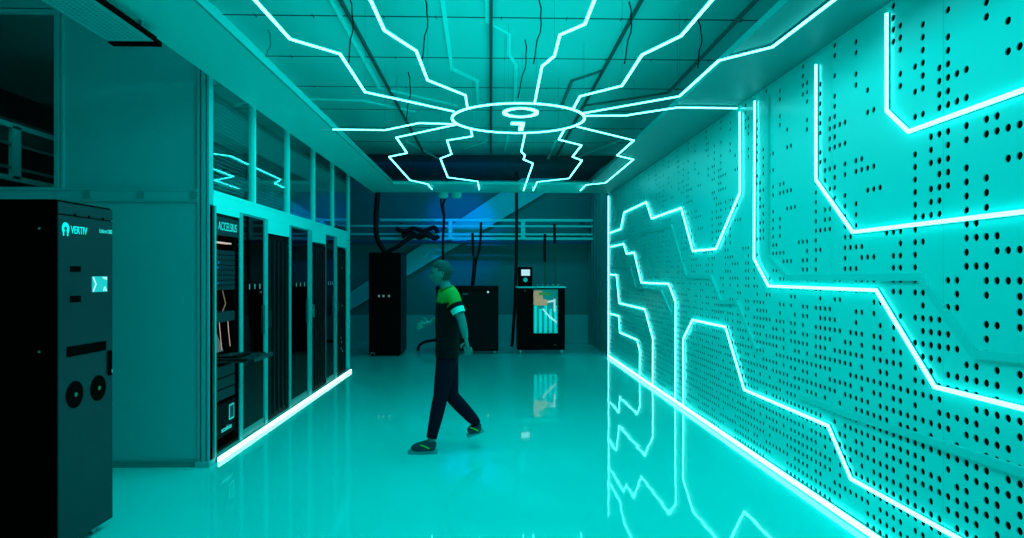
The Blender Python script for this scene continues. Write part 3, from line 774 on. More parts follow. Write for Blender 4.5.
# ------------------------------------------------------------------ rear equipment
def upright(px0, px1, pyt, pyb_floor, label, cat='cabinet', depth=0.9, name='equipment_cabinet'):
    Y = (CAMZ)*F/(pyb_floor-HZ)
    a = on_y(px0, 300, Y).x; b = on_y(px1, 300, Y).x; zt = on_y((px0+px1)/2, pyt, Y).z
    t = thing(name, ((a+b)/2, Y+depth/2, 0), label, cat)
    return t, a, b, Y, zt
t, a, b, Y, zt = upright(368.5, 400.5, 252.5, 356, 'tall black cabinet standing at back left behind the aisle', depth=1.0)
mb = MB(); mb.box((a, Y+0.03, 0.04), (b, Y+1.0, zt)); mb.build('case', M_BLACK, t, bevel=0.008)
mb = MB(); mb.box((b-0.012, Y+0.06, 0.06), (b+0.002, Y+0.97, zt-0.03)); mb.build('side_panel', mat('side_dark', (0.0,0.016,0.02), rough=0.5), t)
mb = MB(); mb.box((a+0.01, Y, 0.06), (b-0.01, Y+0.03, zt-0.01)); d = mb.build('door', mat('door_dark', (0.0,0.0012,0.0015), rough=0.6, spec=0.06), t, bevel=0.004)
mb = MB()
for k, px in enumerate((379, 383.5, 389)):
    p = on_y(px, 296, Y); mb.box((p.x-0.018, Y-0.004, p.z-0.02), (p.x+0.018, Y, p.z+0.02))
build_each(mb, 'status_light', mat('tiny_lights', (0.2,0.3,0.3), emit=(0.3,0.5,0.45), estr=0.3), d)
p = on_y(372, 353, Y); mb = MB(); mb.box((p.x-0.03, Y-0.003, p.z-0.01), (p.x+0.06, Y, p.z+0.01)); mb.build('badge', M_GREY, d)
mb = MB()
for xx in (a+0.06, b-0.06):
    for yy in (Y+0.1, Y+0.9): mb.lathe([(0.02,0),(0.03,0.005),(0.03,0.035),(0.02,0.04)], (xx,yy,0), 'z', 12)
build_each(mb, 'foot', M_BLACK, t)

t, a, b, Y, zt = upright(436, 498.5, 285.5, 354, 'low wide black cabinet standing behind the walking person', depth=0.8)
mb = MB(); mb.box((a, Y+0.02, 0.06), (b, Y+0.8, zt-0.06)); mb.build('case', M_BLACK, t, bevel=0.01)
mb = MB(); mb.box((a-0.01, Y, zt-0.10), (b+0.005, Y+0.8, zt-0.012)); mb.build('top_panel', mat('top_dark', (0.0,0.003,0.0035), rough=0.5, spec=0.1), t, bevel=0.012)
mb = MB(); mb.box((a+0.35, Y, 0.08), (b-0.01, Y+0.02, zt-0.12)); d = mb.build('front_panel', mat('front_dim', (0.0,0.007,0.009), rough=0.6, spec=0.1), t, bevel=0.004)
p = on_y(488, 292, Y); mb = MB(); mb.lathe([(0.012,-0.004),(0.02,0.0)], (p.x, Y-0.001, p.z), 'y', 16); mb.build('indicator', M_SCREENW, d)
p = on_y(465, 294, Y); mb = MB(); mb.box((p.x-0.05, Y-0.004, p.z-0.01), (p.x+0.06, Y, p.z+0.01)); mb.build('badge', M_GREY, d)
mb = MB()
for xx in (a+0.08, b-0.08):
    mb = MB(); mb.lathe([(0.02,-0.012),(0.03,-0.01),(0.03,0.01),(0.02,0.012)], (xx, Y+0.06, 0.03), 'x', 12); mb.box((xx-0.012, Y+0.05, 0.03),(xx+0.012, Y+0.08, 0.062)); mb.build('castor', M_SILV, t)
Yc2, xc2, zc2 = Y, (a+b)/2, zt

t, a, b, Y, zt = upright(517.5, 565, 287, 354, 'black glass-fronted machine with silver top standing at back right', cat='machine', name='glass_fronted_machine', depth=0.75)
# case built round a chamber lit only by its own glowing parts
wx0, wx1 = on_y(533.5, 300, Y).x, on_y(558, 300, Y).x; wz0, wz1 = on_y(545, 333.5, Y).z, on_y(545, 289.5, Y).z
mb = MB()
mb.box((a, Y, 0.08), (wx0, Y+0.03, zt-0.02)); mb.box((wx1, Y, 0.08), (b, Y+0.03, zt-0.02)); mb.box((wx0, Y, 0.08), (wx1, Y+0.03, wz0)); mb.box((wx0, Y, wz1), (wx1, Y+0.03, zt-0.02))
mb.build('front_panel', M_BLACK, t)
mb = MB(); mb.box((a, Y+0.03, 0.08), (a+0.02, Y+0.75, zt-0.02)); mb.box((b-0.02, Y+0.03, 0.08), (b, Y+0.75, zt-0.02)); mb.box((a, Y+0.7, 0.08), (b, Y+0.75, zt-0.02)); mb.box((a, Y+0.03, 0.08), (b, Y+0.7, 0.12)); mb.build('case', M_BLACK, t)
mb = MB(); mb.box((a-0.02, Y-0.01, zt-0.02), (b+0.02, Y+0.76, zt+0.012)); mb.build('worktop', M_STEEL, t, bevel=0.004)
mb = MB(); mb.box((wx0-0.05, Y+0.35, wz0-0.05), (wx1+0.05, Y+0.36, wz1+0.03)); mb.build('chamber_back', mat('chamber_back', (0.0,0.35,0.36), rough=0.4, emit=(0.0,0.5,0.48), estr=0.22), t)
mb = MB()
for k in range(5):
    xx = wx0+0.05+k*(wx1-wx0-0.08)/4; zz_ = wz0+(wz1-wz0)*(0.62-0.07*(k%2)); mb.tube([(xx, Y+0.2, wz0+0.0), (xx, Y+0.2, zz_)], 0.028, 10)
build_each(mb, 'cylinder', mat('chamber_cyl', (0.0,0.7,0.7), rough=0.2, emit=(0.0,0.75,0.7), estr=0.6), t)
mb = MB(); mb.tube([(wx0+0.2, Y+0.12, wz0+0.5), (wx0+0.34, Y+0.12, wz0+0.34), (wx1-0.02, Y+0.12, wz0+0.22)], 0.015, 8); mb.tube([(wx1-0.06, Y+0.12, wz1-0.2), (wx1-0.06, Y+0.12, wz0+0.45)], 0.02, 8); mb.tube([(wx0+0.18,Y+0.15,wz1-0.28),(wx1-0.08,Y+0.15,wz1-0.24)],0.02,8)
build_each(mb, 'pipe', M_SCREENW, t)
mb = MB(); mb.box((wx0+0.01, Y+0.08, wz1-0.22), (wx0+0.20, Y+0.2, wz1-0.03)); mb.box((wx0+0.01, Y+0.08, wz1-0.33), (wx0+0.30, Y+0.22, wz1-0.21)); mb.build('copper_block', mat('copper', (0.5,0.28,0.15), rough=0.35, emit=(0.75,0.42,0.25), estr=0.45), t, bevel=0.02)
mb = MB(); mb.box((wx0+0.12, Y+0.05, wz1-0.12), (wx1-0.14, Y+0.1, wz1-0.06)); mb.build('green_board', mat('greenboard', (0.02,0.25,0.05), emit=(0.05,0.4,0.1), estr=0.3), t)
mb = MB(); mb.box((wx0+0.002, Y+0.012, wz0+0.002), (wx1-0.002, Y+0.018, wz1-0.002)); mb.build('window_pane', glass_mat('clear_glass', (0.85,1,1), 1, refl=0.4), t)
mb = MB()
for xx in (a+0.06, b-0.06):
    mb = MB(); mb.lathe([(0.02,-0.012),(0.035,-0.01),(0.035,0.01),(0.02,0.012)], (xx, Y+0.05, 0.036), 'x', 14); mb.box((xx-0.02, Y+0.02, 0.05),(xx+0.02, Y+0.09, 0.085)); mb.build('castor', M_SILV, t)
mb = MB(); mb.box((a+0.02, Y+0.1, zt+0.012), (a+0.04, Y+0.12, zt+0.03)); 
for k in range(5): mb.lathe([(0.02,0),(0.02,0.04),(0.012,0.05)], (a+0.42+0.11*k, Y+0.2, zt+0.012), 'z', 10)
build_each(mb, 'fitting', M_SILV, t)
p = on_y(555, 345, Y); mb = MB(); mb.lathe([(0.02,-0.006),(0.012,-0.01)], (p.x, Y, p.z), 'y', 12); p = on_y(525, 291, Y); mb.lathe([(0.022,-0.006),(0.018,-0.01)], (p.x, Y, p.z), 'y', 12); build_each(mb, 'knob', M_DARKT, t)
# control box standing on it
za = zt+0.012
cx0, cx1 = on_y(518, 300, Y).x, on_y(532.5, 300, Y).x; cz1 = on_y(525, 267, Y).z
cb = thing('control_box', ((cx0+cx1)/2, Y+0.1, za), 'small black control box with pale screen on top of the glass-fronted machine', 'control box')
mb = MB(); mb.box((cx0, Y+0.02, za), (cx1, Y+0.25, cz1)); bx_ = mb.build('housing', M_BLACK, cb, bevel=0.01)
p0 = on_y(521.3, 275.7, Y); p1 = on_y(530, 269.5, Y)
mb = MB(); mb.box((p0.x, Y+0.014, p0.z), (p1.x, Y+0.02, p1.z)); mb.build('screen', M_SCREENW, cb)
p = on_y(525.4, 279.8, Y); mb = MB(); mb.lathe([(0.045,0.02),(0.045,0.005),(0.03,0.0)], (p.x, Y, p.z), 'y', 20); mb.build('dial', mat('dial', (0.0,0.4,0.38), emit=(0,0.4,0.38), estr=0.5), cb)
Ym, xm = Y, (a+b)/2
# tall black cable beside machine
def cable(px, Y, r, label, m=M_CABLE, name='cable', cat='cable'):
    pts = [on_y(x, y, Y) for x, y in px]
    # smooth
    out = []
    n = len(pts)
    for i in range(n-1):
        p0 = pts[max(i-1,0)]; p1 = pts[i]; p2 = pts[i+1]; p3 = pts[min(i+2,n-1)]
        for k in range(6):
            t = k/6; out.append(0.5*((2*p1)+(p2-p0)*t+(2*p0-5*p1+4*p2-p3)*t*t+(3*p1-p0-3*p2+p3)*t*t*t))
    out.append(pts[-1])
    mb = MB(); mb.tube(out, r, 8); return tag(mb.build(name, m, smooth=True), label, cat)
cable([(516.5,172),(516.5,193),(516.5,240),(515,300),(512.5,340),(511.5,346.5)], 15.4, 0.035, 'straight black pipe hanging to the floor left of the glass-fronted machine', name='pipe', cat='pipe')
cable([(379,171),(378,192),(376,215),(376.5,235),(381,246),(385,252)], 14.6, 0.055, 'thick black cable dropping into the tall back cabinet')
cable([(386,252.5),(397,247),(410,238),(425,234),(430,238)], 14.65, 0.045, 'thick black cable leaving the tall cabinet for the wall rails')
cable([(396,228.5),(404,231.5),(413,228.5),(424,231),(434,227.5),(438,233)], 15.9, 0.05, 'upper crooked black cable lying along the wall rails', name='rail_cable')
cable([(402,236.5),(411,233),(419,237.5),(428,234),(434,238.5),(439,236)], 15.88, 0.055, 'lower crooked black cable lying along the wall rails', name='rail_cable')
cable([(446.5,170),(446.5,193),(443,205),(444,217),(443,240),(443,262)], 14.9, 0.028, 'thin black cable hanging above the walking person')
cable([(442.5,170),(442,193),(441,203),(444,217)], 14.9, 0.022, 'short black cable joining the one above the walking person')
cable([(472.5,233),(473,250),(474,262),(472,285.5)], 14.9, 0.028, 'black cable from wall rails into the low cabinet, left of two')
cable([(481,222),(480,245),(476,262),(473.5,285)], 14.95, 0.026, 'black cable from wall rails into the low cabinet, right of two')
cable([(545,234),(544.5,250),(545,262)], 15.0, 0.03, 'short black hose end on wall rails above the machine')
cable([(545,262),(545.2,286.5)], 15.0, 0.012, 'thin green line dropping to the machine, left of two', m=mat('green_line', (0.01,0.14,0.04), rough=0.5), name='hose', cat='hose')
cable([(554.5,224),(554.5,235),(555,243)], 15.0, 0.03, 'short black hose end on wall rails, upper one right of its neighbour')
cable([(555,243),(555.4,286.5)], 15.0, 0.012, 'thin green line dropping to the machine, right of two', m=MATS['green_line'], name='hose', cat='hose')
cable([(436,340),(425,342),(419,346),(418.5,352),(424,354.5),(434,354.5)], 15.0, 0.03, 'black cable looped on the floor by the low cabinet')
cable([(598,214),(599,225),(598,236)], 16.2, 0.07, 'black fitting on the wall right of the rails', name='cable_stub')
# rails on the back wall --------------------------------------------
YR = 16.1
wr = thing('wall_rails', (0, YR, 2.6), 'long ladder of teal steel rails fixed high across the back', 'rails')
def rz(py): return on_y(500, py, YR).z
x0 = on_y(351, 230, YR).x; xm0 = on_y(380, 230, YR).x; x1 = on_y(594.5, 230, YR).x
for py, th, xs in ((220.2,0.030,xm0),(226.2,0.022,x0),(234.3,0.022,x0),(238.6,0.030,xm0)):
    mb = MB(); mb.box((xs, YR-0.02, rz(py)-th), (x1, YR+0.02, rz(py)+th)); mb.build('rail', M_STEEL, wr)
for px, w in ((450.5,0.045),(523,0.05),(593.8,0.022)):
    c = on_y(px, 230, YR).x; mb = MB(); mb.box((c-w, YR-0.03, rz(239.5)), (c+w, YR-0.021, rz(219.2))); mb.build('upright', M_FRAME, wr)
mb = MB()
for px in (400, 450, 523, 585):
    c = on_y(px, 230, YR).x; mb.box((c-0.03, YR+0.02, rz(238)), (c+0.03, YB, rz(236))); mb.box((c-0.03, YR+0.02, rz(222)), (c+0.03, YB, rz(220)))
build_each(mb, 'bracket', M_FRAMED, wr)
mb = MB(); c0_ = on_y(470, 241, 16.5); mb.box((on_y(352,243,16.5).x, 16.45, on_y(470,243.5,16.5).z), (on_y(590,243,16.5).x, 16.6, on_y(470,240.8,16.5).z))
tag(mb.build('wall_conduit', mat('conduit_blue', (0.0,0.10,0.25), rough=0.5)), 'thin bluish conduit along back wall just below the rails', 'conduit')
# diagonal beam ------------------------------------------------------
YD = 16.6
q = [on_y(x, y, YD) for x, y in ((345,299),(345,314),(405,279),(546,193),(502,193),(405,258))]
q = [on_y(330,322,YD), on_y(580,172,YD), on_y(531,172,YD), on_y(330,306,YD)]
mb = MB(); i = len(mb.v); mb.v += [tuple(p) for p in q]+[tuple(p+Vector((0,0.12,0))) for p in q]
for qq in ((0,1,2,3),(7,6,5,4),(0,4,5,1),(1,5,6,2),(2,6,7,3),(3,7,4,0)): mb.f.append(qq); mb.mi.append(0)
tag(mb.build('diagonal_beam', mat('stair_beam', (0.0,0.75,0.78), rough=0.5)), 'wide pale beam slanting up across the back wall', 'beam')
# junction fittings under the crossbar
for px in (444, 457):
    p = on_z(px, 194.5, ZS); mb = MB(); mb.lathe([(0.07,-0.10),(0.10,-0.07),(0.10,-0.0)], (p.x, p.y-0.25, ZS-0.0), 'z', 20)
    tag(mb.build('ceiling_sensor', M_SOFFIT), 'round teal fitting under the rear crossbar, %s one of the pair' % ('left' if px < 450 else 'right'), 'sensor')

# ------------------------------------------------------------------ walking person
def P(px, py, Y): return on_y(px, py, Y)
YP = 6.45
def skin_body(name, chains, parent_m, root_idx=0, lev=2):
    """chains: list of lists of (point, radius); first point of each later chain may be an index to join"""
    V = []; E = []; R = []
    for ch in chains:
        prev = None
        for item in ch:
            if isinstance(item, int): prev = item; continue
            p, r = item; V.append(tuple(p)); R.append(r); i = len(V)-1
            if prev is not None: E.append((prev, i))
            prev = i
    me = bpy.data.meshes.new(name); me.from_pydata(V, E, [])
    o = bpy.data.objects.new(name, me); COL.objects.link(o)
    md = o.modifiers.new('s', 'SKIN'); md.use_smooth_shade = True
    for i, r in enumerate(R):
        d = me.skin_vertices[0].data[i]; d.radius = r if isinstance(r, tuple) else (r, r)
        d.use_root = (i == root_idx)
    sub = o.modifiers.new('u', 'SUBSURF'); sub.levels = lev; sub.render_levels = lev
    dg = bpy.context.evaluated_depsgraph_get()
    me2 = bpy.data.meshes.new_from_object(o.evaluated_get(dg)); me2.name = name
    bpy.data.objects.remove(o)
    return me2
M_SKIN = mat('skin_tone', (0.01,0.20,0.18), rough=0.6)
M_SHIRT = mat('shirt_black', (0.001,0.006,0.007), rough=0.9, spec=0.1)
M_HIVIS = mat('hi_vis', (0.05,0.28,0.02), rough=0.7, noise=0.15, nscale=9)
M_REFL = mat('reflective_band', (0.12,0.75,0.62), rough=0.5)
M_JEANS = mat('jeans', (0.0,0.006,0.016), rough=0.9, spec=0.08, noise=0.3, nscale=8)
M_HAIR = mat('hair_dark', (0.0,0.035,0.035), rough=0.8)
M_SHOE = mat('shoe_dark', (0.0,0.03,0.05), rough=0.6)
M_SOLE = mat('shoe_sole', (0.0,0.28,0.30), rough=0.5)
M_YEL = mat('shoe_yellow', (0.55,0.60,0.03), rough=0.5)
hip = P(447,354,YP); 
pel = P(447,349,YP)
waist = P(447.5,336,YP); chest = P(448,315,YP); upch = P(448.5,301,YP); nb = P(446.5,289,YP); nt = P(443.5,281.5,YP)
head0 = P(441.5,276,YP); head1 = P(440.5,270,YP); head2 = P(441.5,264.5,YP)
YL, YRr = YP-0.09, YP+0.09      # near (left) and far (right) sides
lh = P(447,357,YL); lk = P(440.5,397,YL-0.02); la = P(431.5,437,YL-0.03)
rh = P(448,357,YRr); rk = P(451.5,396,YRr+0.0); ra = P(477.5,424,YRr+0.02)
def foot_pts(an, toe, heel):
    return an, toe, heel
# near foot flat on floor, toe to the left
lfm = Vector((la.x-0.10, la.y, 0.055)); lft = Vector((la.x-0.19, la.y-0.005, 0.035)); lhl = Vector((la.x+0.035, la.y, 0.05)); la2 = Vector((la.x, la.y, 0.095))
la = Vector((la.x, la.y, 0.14))
rt = P(468.5,433,YRr+0.02)
# shoulders/arms
ls = P(451.5,296,YP-0.17); rs = P(446.5,296,YP+0.17)
le = P(461.5,319,YP-0.23); lw = P(466,340,YP-0.23); 
re = P(441,319,YP+0.22); rw = P(430,322.5,YP+0.20)
ch = [
 [(pel,(0.135,0.105)),(waist,(0.125,0.10)),(chest,(0.15,0.115)),(upch,(0.165,0.11)),(nb,(0.068,0.062)),(nt,(0.052,0.050)),(head0,(0.046,0.046))],
 [0,(lh,0.092),(lh.lerp(lk,0.5),0.078),(lk,0.060),(lk.lerp(la,0.35),0.058),(la,0.040),(la2,0.042),(lfm,(0.042,0.036)),(lft,(0.036,0.026))],
 [0,(rh,0.092),(rh.lerp(rk,0.5),0.078),(rk,0.060),(rk.lerp(ra,0.35),0.058),(ra,0.042),(ra.lerp(rt,0.55)+Vector((-0.01,0,0)),(0.042,0.036)),(rt,(0.036,0.026))],
 [3,(ls,0.062),(ls.lerp(le,0.55),0.050),(le,0.041),(le.lerp(lw,0.4),0.040),(lw,0.027)],
 [3,(rs,0.062),(rs.lerp(re,0.55),0.050),(re,0.041),(re.lerp(rw,0.4),0.040),(rw,0.027)],
]
bme = skin_body('body', ch, None)
person = thing('person', (hip.x, YP, 0), 'person walking left across the floor in black short sleeved top, jeans and trainers', 'person')
# hands : palm plus four fingers and a thumb, joined into the body mesh
bm = bmesh.new(); bm.from_mesh(bme)
def add_mesh_to(bm, me): bm.from_mesh(me)
def hand(wr, fdir, tdir, curl):
    f = Vector(fdir).normalized(); t = Vector(tdir).normalized(); n = f.cross(t)
    pal = wr + f*0.075
    me = skin_body('h', [[(wr-f*0.02,(0.026,0.022)),(wr+f*0.03,(0.036,0.019)),(pal,(0.040,0.017))]], None)
    add_mesh_to(bm, me)
    for k, L in enumerate((0.068,0.076,0.070,0.054)):
        b0 = wr + f*0.078 + t*(0.030-0.020*k)
        d1 = (f + n*curl*0.5).normalized(); d2 = (f + n*curl*1.4).normalized(); d3 = (f*0.6 + n*curl*2.0).normalized()
        add_mesh_to(bm, skin_body('f', [[(b0-f*0.02,0.009),(b0+d1*L*0.45,0.0088),(b0+d1*L*0.45+d2*L*0.3,0.0082),(b0+d1*L*0.45+d2*L*0.3+d3*L*0.25,0.0068)]], None))
    tb = wr + f*0.03 + t*0.028
    add_mesh_to(bm, skin_body('t', [[(tb-t*0.01,0.012),(tb+t*0.026+f*0.022,0.011),(tb+t*0.034+f*0.052+n*0.01,0.009)]], None))
hand(lw, (lw-le), (-1,0,0.1), 0.5)
hand(rw, (rw-re), (0,0.3,1), 0.5)
# head : one sculpted surface with brow, eye sockets, nose, lips, chin and ears
HC = P(441.5, 273.2, YP)
def g(x, m, w): return math.exp(-((x-m)/w)**2)
def head_vert(d, off=0.0):
    """d: unit direction (forward, side, up)"""
    f, s_, u = d
    a, b, c = 0.094, 0.074, 0.114
    if u < 0:
        k = 1 - 0.22*(-u)**1.3; b *= k
        if f < 0: a *= 1-0.30*(-u)
        else: a *= 1-0.06*(-u)
    if f < 0 and u > 0: a *= 1.05
    x, y, z = f*a, s_*b, u*c
    if f > 0:
        z_ = z
        x += 0.028*g(z_, -0.026, 0.014)*g(y, 0, 0.013) + 0.013*g(z_, -0.006, 0.018)*g(y, 0, 0.010)
        x += 0.007*g(z_, 0.022, 0.010)*g(abs(y), 0.022, 0.024)
        x -= 0.013*g(z_, 0.004, 0.013)*g(abs(y), 0.031, 0.015)
        x += 0.009*g(z_, -0.056, 0.008)*g(y, 0, 0.020) + 0.007*g(z_, -0.068, 0.007)*g(y, 0, 0.017)
        x += 0.013*g(z_, -0.096, 0.014)*g(y, 0, 0.022)
        x -= 0.004*g(z_, -0.080, 0.008)*g(y, 0, 0.03)
        y += math.copysign(0.004, y)*g(z_, -0.018, 0.02)*g(abs(y), 0.05, 0.02)
    v = Vector((x, y, z)); v *= 1 + off/v.length
    tl = math.radians(6)
    x, z = v.x*math.cos(tl)+v.z*math.sin(tl), v.z*math.cos(tl)-v.x*math.sin(tl)
    return Vector((HC.x-x, HC.y-v.y, HC.z+z))
def head_mesh(bm, off=0.0, keep=None, seg=48):
    r = bmesh.ops.create_uvsphere(bm, u_segments=seg, v_segments=seg, radius=1.0)
    vs = r['verts']; dr = {v: v.co.copy() for v in vs}
    for v in vs: v.co = head_vert(dr[v], off)
    if keep:
        dl = [v for v in vs if not keep(dr[v])]
        bmesh.ops.delete(bm, geom=dl, context='VERTS')
head_mesh(bm)
for sd in (-1, 1):
    r = bmesh.ops.create_uvsphere(bm, u_segments=16, v_segments=12, radius=1.0)
    for v in r['verts']:
        q = v.co; bowl = 0.35 if q.y*sd > 0 and abs(q.x) < 0.6 and abs(q.z) < 0.7 else 1.0
        c0_ = HC + Vector((0.010, sd*0.073, -0.010))
        v.co = c0_ + Vector((q.x*0.018*(1.15 if q.z > 0 else 0.8) + 0.004*q.z, q.y*0.010*bowl + sd*0.004*(q.x > 0), q.z*0.031))
bmesh.ops.delete(bm, geom=[v for v in bm.verts if not v.link_faces], context='VERTS')
bm.to_mesh(bme); bm.free()
# weld head, hands and fingers into one continuous skin
tmp = bpy.data.objects.new('tmp', bme); COL.objects.link(tmp)
md = tmp.modifiers.new('r', 'REMESH'); md.mode = 'VOXEL'; md.voxel_size = 0.005; md.use_smooth_shade = True
dg = bpy.context.evaluated_depsgraph_get(); bme = bpy.data.meshes.new_from_object(tmp.evaluated_get(dg)); bme.name = 'body'
bpy.data.objects.remove(tmp)
for p in bme.polygons: p.use_smooth = True
bme.materials.clear(); bme.materials.append(M_SKIN)
body = bpy.data.objects.new('body', bme); COL.objects.link(body); body.parent = person; body.matrix_parent_inverse = person.matrix_basis.inverted()
bm0 = bmesh.new()
skinonly = skin_body('clothsrc', ch, None, lev=3)
def dist_seg(p, a, b):
    ab = b-a; t = max(0, min(1, (p-a).dot(ab)/ab.length_squared)); return (p-(a+ab*t)).length, t
SEG = {'torso':[(pel,waist),(waist,chest),(chest,upch),(upch,nb)], 'neck':[(nb,nt),(nt,head0)],
 'legL':[(lh,lk),(lk,la)], 'legR':[(rh,rk),(rk,ra)], 'footL':[(la2,lfm),(lfm,lft)], 'footR':[(ra,rt)],
 'uaL':[(ls,le)], 'uaR':[(rs,re)], 'faL':[(le,lw)], 'faR':[(re,rw)]}
def classify(p):
    best = None
    for k, l in SEG.items():
        for i, (a, b) in enumerate(l):
            d, t = dist_seg(p, a, b)
            if k == 'torso': d *= 0.55
            if best is None or d < best[0]: best = (d, k, i, t)
    return best
def garment(name, test, off, m, lab=None, mats=None, mfun=None, thick=0.0):
    bm = bmesh.new(); bm.from_mesh(skinonly)
    for co, no in PLANES:
        bmesh.ops.bisect_plane(bm, geom=list(bm.verts)+list(bm.edges)+list(bm.faces), plane_co=co, plane_no=no, dist=0.0008)
    bm.normal_update()
    dele = [f for f in bm.faces if not test(f.calc_center_median())]
    nrm = {v.index: v.normal.copy() for v in bm.verts}
    for v in bm.verts: v.co += v.normal*off
    bmesh.ops.delete(bm, geom=dele, context='FACES')
    seen = set(); comps = []
    for f0_ in bm.faces:
        if f0_ in seen: continue
        st = [f0_]; seen.add(f0_); cc = []
        while st:
            f1_ = st.pop(); cc.append(f1_)
            for e_ in f1_.edges:
                for f2_ in e_.link_faces:
                    if f2_ not in seen: seen.add(f2_); st.append(f2_)
        comps.append(cc)
    comps.sort(key=len, reverse=True)
    bmesh.ops.delete(bm, geom=[f_ for cc in comps[1:] for f_ in cc], context='FACES')
    me = bpy.data.meshes.new(name); 
    ms = mats or [m]
    for f in bm.faces:
        f.smooth = True
        if mfun: f.material_index = mfun(f.calc_center_median())
    bmesh.ops.delete(bm, geom=[v for v in bm.verts if not v.link_faces], context='VERTS')
    # close the hems with a small inward rim
    es = [e for e in bm.edges if len(e.link_faces) == 1]
    r = bmesh.ops.extrude_edge_only(bm, edges=es)
    vs = [g for g in r['geom'] if isinstance(g, bmesh.types.BMVert)]
    for v in vs:
        v.co -= v.normal*off*1.3
    bm.to_mesh(me); bm.free()
    for q in ms: me.materials.append(q)
    o = bpy.data.objects.new(name, me); COL.objects.link(o); o.parent = person; o.matrix_parent_inverse = person.matrix_basis.inverted()
    if lab: o['label'] = lab
    return o
HEM = pel.z-0.06; YOKE = upch.z-0.01
NECKD = (nt-nb).normalized(); NECKC = nb + NECKD*0.012
PLANES = [(Vector((0,0,HEM)), Vector((0,0,1))), (Vector((0,0,YOKE)), Vector((0,0,1))), (Vector((0,0,HEM+0.07)), Vector((0,0,1))), (NECKC, NECKD)]
for a_, b_ in ((ls,le),(rs,re)):
    for t_ in (0.36, 0.54, 0.74): PLANES.append((a_.lerp(b_, t_), (b_-a_).normalized()))
for a_, b_ in ((lk,la),(rk,ra)): PLANES.append((a_.lerp(b_, 0.985), (b_-a_).normalized()))
def along(p, a, b): return (p-a).dot(b-a)/(b-a).length_squared
def armside(p):
    """which arm a point belongs to, if any, with the fraction along it"""
    for a, b, sg in ((ls,le,-1),(rs,re,1)):
        t = along(p, a, b); d = (p-(a+(b-a)*t)).length
        if t > 0.30 and d < 0.075 and (p.y-YP)*sg > 0.10+0.07*min(t,1): return t
        if t > 0.85 and d < 0.1 and (p.y-YP)*sg > 0.15: return t
    return None
def t_shirt(p):
    t = armside(p)
    if t is not None: return t < 0.74
    if classify(p)[1] in ('faL','faR'): return False
    return p.z > HEM and (p-NECKC).dot(NECKD) < 0 
def m_shirt(p):
    t = armside(p)
    if t is not None: return 2 if t > 0.54 else (1 if t < 0.36 else 0)
    return 1 if p.z > YOKE else 0
def t_shirt_old(p):
    d, k, i, t = classify(p)
    if k == 'torso': return p.z > pel.z-0.05 and not (i == 3 and t > 0.75)
    if k in ('uaL','uaR'): return t < 0.72
    if k in ('legL','legR'): return p.z > pel.z-0.05
    if k == 'neck': return False
    return False
def m_shirt_old(p):
    d, k, i, t = classify(p)
    if k in ('uaL','uaR'):
        return 2 if t > 0.52 else (1 if t < 0.34 else 0)
    if k == 'torso' and p.z > upch.z-0.02: return 1
    return 0
garment('top', t_shirt, 0.016, None, 'black short sleeved top with green shoulders and pale sleeve bands', mats=[M_SHIRT, M_HIVIS, M_REFL], mfun=m_shirt)
def t_jeans(p):
    d, k, i, t = classify(p)
    if p.z > HEM+0.07: return False
    if k in ('faL','faR','uaL','uaR'): return False
    for a, b in ((lk,la),(rk,ra)):
        if k[-1] == ('L' if a is lk else 'R') and along(p, a, b) > 0.985: return False
    return k in ('torso','legL','legR')
garment('jeans', t_jeans, 0.011, M_JEANS)
def keep_hair(d):
    f, s_, u = d
    if u > 0.62: return True
    if f < -0.05: return u > -0.55
    if f < 0.22 and u > 0.15: return True
    return u > 0.45 and f < 0.6
bm = bmesh.new(); head_mesh(bm, 0.009, keep_hair, 56)
es = [e for e in bm.edges if len(e.link_faces) == 1]
r = bmesh.ops.extrude_edge_only(bm, edges=es)
for v in [q for q in r['geom'] if isinstance(q, bmesh.types.BMVert)]:
    v.co = HC + (v.co-HC)*0.86
me = bpy.data.meshes.new('hair'); bm.to_mesh(me); bm.free(); me.materials.append(M_HAIR)
for p in me.polygons: p.use_smooth = True
o = bpy.data.objects.new('hair', me); COL.objects.link(o); o.parent = person; o.matrix_parent_inverse = person.matrix_basis.inverted()
for sd in (-1, 1):
    c_ = HC + Vector((-0.083, sd*0.031, 0.012)); mb = MB(); mb.lathe([(0.004,-0.006),(0.009,-0.002),(0.009,0.002),(0.004,0.006)], tuple(c_), 'x', 12); mb.build('eye', M_SHIRT, person, smooth=True)

